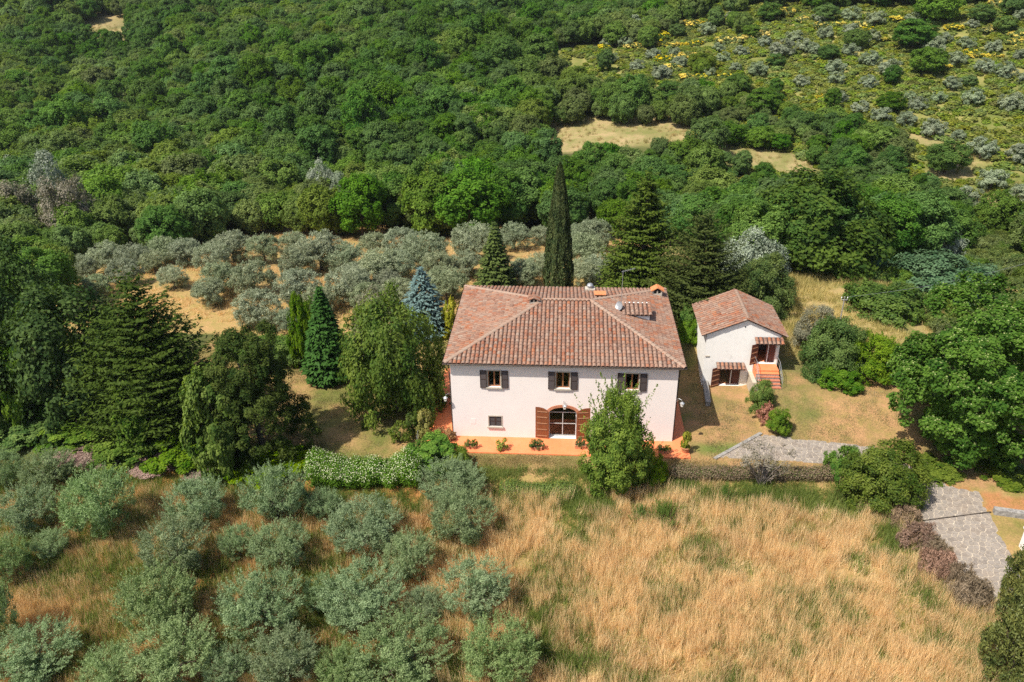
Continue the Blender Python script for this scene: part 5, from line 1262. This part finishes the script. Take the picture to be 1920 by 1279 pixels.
H = g.uniform(6.0, 9.0, gx.size)*(.75+.5*vnoise(gx, gy, 25, 31)); H = H*np.interp(gy, [90, 300], [1., .82]); H = np.where((q[:, 0] > 1330) & (q[:, 1] > 150) & (q[:, 1] < 430), H*.55, H); qm = proj(np.stack([gx, gy, gz_+H*.6], 1)); qt = proj(np.stack([gx, gy, gz_+H*.95], 1))
ok = (q[:, 2] > 5) & in_poly(q[:, 0], q[:, 1], WOOD) & (q[:, 0] > -190) & (q[:, 0] < 2110) & (qt[:, 1] < 700) & (q[:, 1] > -110)
for P in CLEAR: 
    for r_ in (q, qm): ok &= ~in_poly(r_[:, 0], r_[:, 1], P)
    ok &= ~(in_poly(qt[:, 0], qt[:, 1], P) & (g.random(gx.size) < .6))
inh = in_poly(q[:, 0], q[:, 1], HILL) | in_poly(qm[:, 0], qm[:, 1], HILL); ok &= ~(inh & (g.random(gx.size) < .97))
near_grove = (gy < 56) & (gx > -50) & (gx < 14); ok &= ~near_grove
wid = np.maximum(H*g.uniform(.72, .98, gx.size), 3.6)
idx = np.where(ok)[0]; size = (wid*F_PX/q[:, 2])[idx]; order = idx[np.argsort(-size)]
first, rest = order[:300], order[300:]
sp_ = vnoise(gx, gy, 34, 33)*.6+vnoise(gx, gy, 11, 34)*.4+g.normal(size=gx.size)*.09
species = np.where(sp_ > .56, 1, np.where(sp_ < .43, 2, 0))+3*g.integers(0, 2, gx.size)
for i in first:
    put('oak', 'woodland_tree', 'green broadleaf tree in the dense wood behind the grove', 'tree', (gx[i], gy[i], gz_[i]), H[i], wid[i], 'broadleaf trees of the wood', variant=int(species[i]))
ph0, pw0 = PROTO['oak'][0][2:]
gn_scatter('woodland', ['oak'], np.stack([gx, gy, gz_], 1)[rest], g.uniform(0, 6.28, len(rest)), np.stack([wid[rest]/pw0, wid[rest]/pw0, H[rest]/ph0], 1)*g.uniform(.75, 1.25, (len(rest), 1)), 5, species[rest])
# low scrub over the hillside and undergrowth of clearings edges
n = 34000; sx = g.uniform(-10, 260, n); sy = g.uniform(60, 330, n); sz = terrain(sx, sy); q = proj(np.stack([sx, sy, sz], 1))
ok = (q[:, 2] > 5) & (in_poly(q[:, 0], q[:, 1], HILL) | (in_poly(q[:, 0], q[:, 1], WOOD) & (q[:, 0] > 1300))) & (q[:, 0] < 2000) & (vnoise(sx, sy, 9, 41) > .15)
for P in CLEAR+PATHS: ok &= ~in_poly(q[:, 0], q[:, 1], P)
k = np.where(ok)[0]; ss = g.uniform(.28, .75, len(k))
gn_scatter('hillside_scrub', ['scrub'], np.stack([sx, sy, sz-.1], 1)[k], g.uniform(0, 6.28, len(k)), np.stack([ss*1.5, ss*1.5, ss], 1), 6)
# scrub on the ground right of the linden and along the stream
n = 700; sx = g.uniform(26, 75, n); sy = g.uniform(4, 62, n); sz = terrain(sx, sy); q = proj(np.stack([sx, sy, sz], 1))
ok = (q[:, 0] > 1640) & (q[:, 0] < 2000) & (q[:, 1] > 420) & (q[:, 1] < 760) & ~((q[:, 0] < 1700) & (q[:, 1] > 600)); k = np.where(ok)[0]; ss = g.uniform(.6, 1.3, len(k))
gn_scatter('bramble_thicket', ['bramble'], np.stack([sx, sy, sz-.1], 1)[k], g.uniform(0, 6.28, len(k)), np.stack([ss, ss, ss], 1), 7)

# ------------------------------------------------------------------ grass
def blades(name, x, y, h, wd, lean, tint, mats, mi=None, seed=3):
    g = np.random.default_rng(seed); n = len(x); z = terrain(x, y); a = g.uniform(0, 6.283, n)
    base = np.stack([x, y, z-.03], 1); side = np.stack([np.cos(a), np.sin(a), np.zeros(n)], 1)*(wd/2)[:, None]
    tip = base+lean*h[:, None]; tip[:, 2] += h*np.sqrt(np.maximum(.15, 1-(lean[:, :2]**2).sum(1)))
    V = np.stack([base-side, base+side, tip], 1).reshape(-1, 3)
    return tag(add(name, np_mesh(name, V, np.arange(3*n).reshape(-1, 3), mats, tint, mi)), kind='stuff')
def field_grass(n, seed):
    g = np.random.default_rng(seed)
    nc = n//34; cx = g.uniform(-47, 33, nc); cy = g.uniform(-29, -4.3, nc)
    q = proj(np.stack([cx, cy, terrain(cx, cy)], 1)); lane_ = in_poly(cx, cy, [tuple(p) for p in LANE])
    ok = ~lane_ & (q[:, 0] > -60) & (q[:, 0] < 1990) & (q[:, 1] < 1340) & ((q[:, 0] < 1838) | (q[:, 1] > 1150))
    edge = np.interp(q[:, 1], [860, 975, 1080, 1140, 1160], [1690, 1716, 1785, 1828, 1990]); ok &= q[:, 0] < edge
    top = np.interp(q[:, 0], [0, 560, 800, 900, 1230, 1700], [868, 915, 925, 910, 905, 905]); ok &= q[:, 1] > top
    dens = vnoise(cx, cy, 3.2, 51)*.5+vnoise(cx, cy, 1.1, 52)*.5; ok &= dens > .24
    cx, cy, q, dens = cx[ok], cy[ok], q[ok], dens[ok]; m = len(cx)
    k = np.repeat(np.arange(m), 34); N_ = len(k); x = cx[k]+g.normal(size=N_)*.20; y = cy[k]+g.normal(size=N_)*.20
    gr = vnoise(cx, cy, 5.5, 53)*.6+vnoise(cx, cy, 1.8, 54)*.4
    topedge = np.interp(q[:, 0], [0, 560, 800, 900, 1230, 1500, 1700], [880, 925, 935, 925, 915, 930, 960]); gr = gr+.5*sst(45, 0, q[:, 1]-topedge)
    left = sst(-6, -12, cx)
    green = (gr > .78).astype(int); green[(g.random(m) < .26)] = 1
    ang = vnoise(cx, cy, 2.2, 55)*9+.6; amt = .05+.26*vnoise(cx, cy, 1.6, 56)
    h = (.45+.8*vnoise(cx, cy, 1.6, 57))[k]*g.uniform(.45, 1.2, N_)*np.where(green[k] == 1, .75, 1.)*np.where(left[k] > .5, .75, 1.)
    lean = np.stack([np.cos(ang[k])*amt[k]+g.normal(size=N_)*.24, np.sin(ang[k])*amt[k]+g.normal(size=N_)*.24, np.zeros(N_)], 1)
    tint = np.clip(.10+.5*vnoise(cx, cy, 2.2, 58)[k]+.35*g.random(m)[k]+g.normal(size=N_)*.18-.22*left[k], 0, 1)
    for nm, kk, mt in (('dry_grass', 0, 'straw'), ('green_grass', 1, 'ggrass')):
        s_ = green[k] == kk
        blades(nm, x[s_], y[s_], h[s_], g.uniform(.018, .04, s_.sum()), lean[s_], tint[s_], M[mt], None, seed+kk)
field_grass(560000, 61)
def tussocks(n, seed):
    g = np.random.default_rng(seed); cx = g.uniform(-47, 33, n); cy = g.uniform(-29, -5.2, n); q = proj(np.stack([cx, cy, terrain(cx, cy)], 1))
    edge = np.interp(q[:, 1], [860, 975, 1080, 1140, 1160], [1670, 1700, 1770, 1815, 1990]); top = np.interp(q[:, 0], [0, 560, 800, 900, 1230, 1500, 1700], [895, 935, 945, 935, 922, 945, 975])
    ok = (q[:, 0] < edge) & (q[:, 1] > top) & (q[:, 0] > -40) & (q[:, 1] < 1330) & (vnoise(cx, cy, 2.6, 81)*.6+vnoise(cx, cy, .9, 82)*.4 > .45)
    cx, cy = cx[ok], cy[ok]; m = len(cx); k = np.repeat(np.arange(m), 26); N_ = len(k); left = sst(-6, -12, cx)[k]
    h = (1.0+.6*g.random(m))[k]*g.uniform(.6, 1.15, N_)*(1-.3*left); a = g.uniform(0, 6.28, m); t = g.uniform(.02, .3, m)
    lean = np.stack([(np.cos(a)*t)[k]+g.normal(size=N_)*.13, (np.sin(a)*t)[k]+g.normal(size=N_)*.13, np.zeros(N_)], 1)
    blades('tall_dry_grass', cx[k]+g.normal(size=N_)*.13, cy[k]+g.normal(size=N_)*.13, h, g.uniform(.015, .032, N_), lean, np.clip(.45+.5*g.random(m)[k]+g.normal(size=N_)*.12-.25*left, 0, 1), M['straw'], None, seed)
    # soft green weeds between them
    cx = g.uniform(-47, 33, n); cy = g.uniform(-29, -4.8, n); q = proj(np.stack([cx, cy, terrain(cx, cy)], 1))
    ok = (q[:, 0] < np.interp(q[:, 1], [860, 975, 1080, 1140, 1160], [1680, 1705, 1775, 1820, 1990])) & (q[:, 1] > np.interp(q[:, 0], [0, 560, 800, 900, 1230, 1700], [880, 925, 935, 925, 912, 930])) & (vnoise(cx, cy, 3.4, 83)*.65+vnoise(cx, cy, 1.0, 84)*.35+.10*sst(-4, -12, cx)+.22*sst(60, 5, q[:, 1]-np.interp(q[:, 0], [0, 560, 800, 900, 1230, 1700], [880, 925, 935, 925, 912, 930])) > .53)
    cx, cy = cx[ok], cy[ok]; m = len(cx); k = np.repeat(np.arange(m), 30); N_ = len(k)
    blades('field_weeds', cx[k]+g.normal(size=N_)*.2, cy[k]+g.normal(size=N_)*.2, (.5+.6*g.random(m))[k]*g.uniform(.5, 1.2, N_), g.uniform(.025, .06, N_), np.concatenate([g.normal(size=(N_, 2))*.35, np.zeros((N_, 1))], 1), np.clip(.1+.6*g.random(m)[k]+g.normal(size=N_)*.15, 0, 1), M['ggrass'], None, seed+1)
tussocks(15000, 91)
def sparse(name, n, box, h0, ok_fn, mat, seed):
    g = np.random.default_rng(seed); nc = n//22; cx = g.uniform(box[0], box[1], nc); cy = g.uniform(box[2], box[3], nc)
    q = proj(np.stack([cx, cy, terrain(cx, cy)], 1)); ok = ok_fn(cx, cy, q); cx, cy = cx[ok], cy[ok]; k = np.repeat(np.arange(len(cx)), 22); N_ = len(k)
    h = h0*g.uniform(.5, 1.2, N_)*(.5+vnoise(cx, cy, 3, 62))[k]
    blades(name, cx[k]+g.normal(size=N_)*.22, cy[k]+g.normal(size=N_)*.22, h, g.uniform(.03, .06, N_), np.concatenate([g.normal(size=(N_, 2))*.25, np.zeros((N_, 1))], 1), np.clip(.2+.6*vnoise(cx, cy, 2.5, 63)[k]+g.normal(size=N_)*.18, 0, 1), M[mat], None, seed)
sparse('grove_grass', 150000, (-58, 12, 20, 66), .45, lambda x, y, q: vnoise(x, y, 4, 64) > .35, 'straw', 71)
sparse('bank_grass', 120000, (17, 48, 12, 50), .7, lambda x, y, q: (vnoise(x, y, 4, 65) > .3) & ~((x < 20) & (y < 17)), 'bank', 72)
sparse('verge_grass', 40000, (-36, 10, -5.6, -4.0), .35, lambda x, y, q: (vnoise(x, y, 2, 66) > .4) & (q[:, 1] > 880), 'ggrass', 73)

sparse('lawn_grass', 420000, (-36, 40, -4.2, 16), .14, lambda x, y, q: (np.abs(x-.5) > 11) & ~((x > 12) & (x < 19.2) & (y > 6.5)) & ~in_poly(x, y, [tuple(p) for p in LANE]) & (vnoise(x, y, 1.5, 67) > .3), 'lawn', 74)
sparse('front_lawn_grass', 40000, (-8, 12, -4.4, -2.35), .12, lambda x, y, q: vnoise(x, y, 1.5, 68) > .3, 'lawn', 75)
def clear_ok(x, y, q):
    r = np.zeros(len(x), bool)
    for P in CLEAR+PATHS: r |= in_poly(q[:, 0], q[:, 1], grow(P, 1.1))
    return r & (vnoise(x, y, 5, 69) > .3)
sparse('clearing_grass', 700000, (-170, 200, 75, 300), .7, clear_ok, 'lawn', 76)

# ------------------------------------------------------------------ faint summer haze
hm = bpy.data.materials.new('thin_haze'); hm.use_nodes = True; hn = hm.node_tree; hn.nodes.clear()
ho = hn.nodes.new('ShaderNodeOutputMaterial'); hv = hn.nodes.new('ShaderNodeVolumePrincipled')
hv.inputs['Color'].default_value = (.80, .88, .92, 1); hv.inputs['Density'].default_value = .00007; hv.inputs['Anisotropy'].default_value = .2
hn.links.new(hv.outputs[0], ho.inputs['Volume'])
mb = MB(); mb.box(-1450, 1450, -900, 1700, float(gV[:, 2].min())-1, max(float(gV[:, 2].max())+15, 45))
tag(mb.build('haze', hm), kind='stuff')
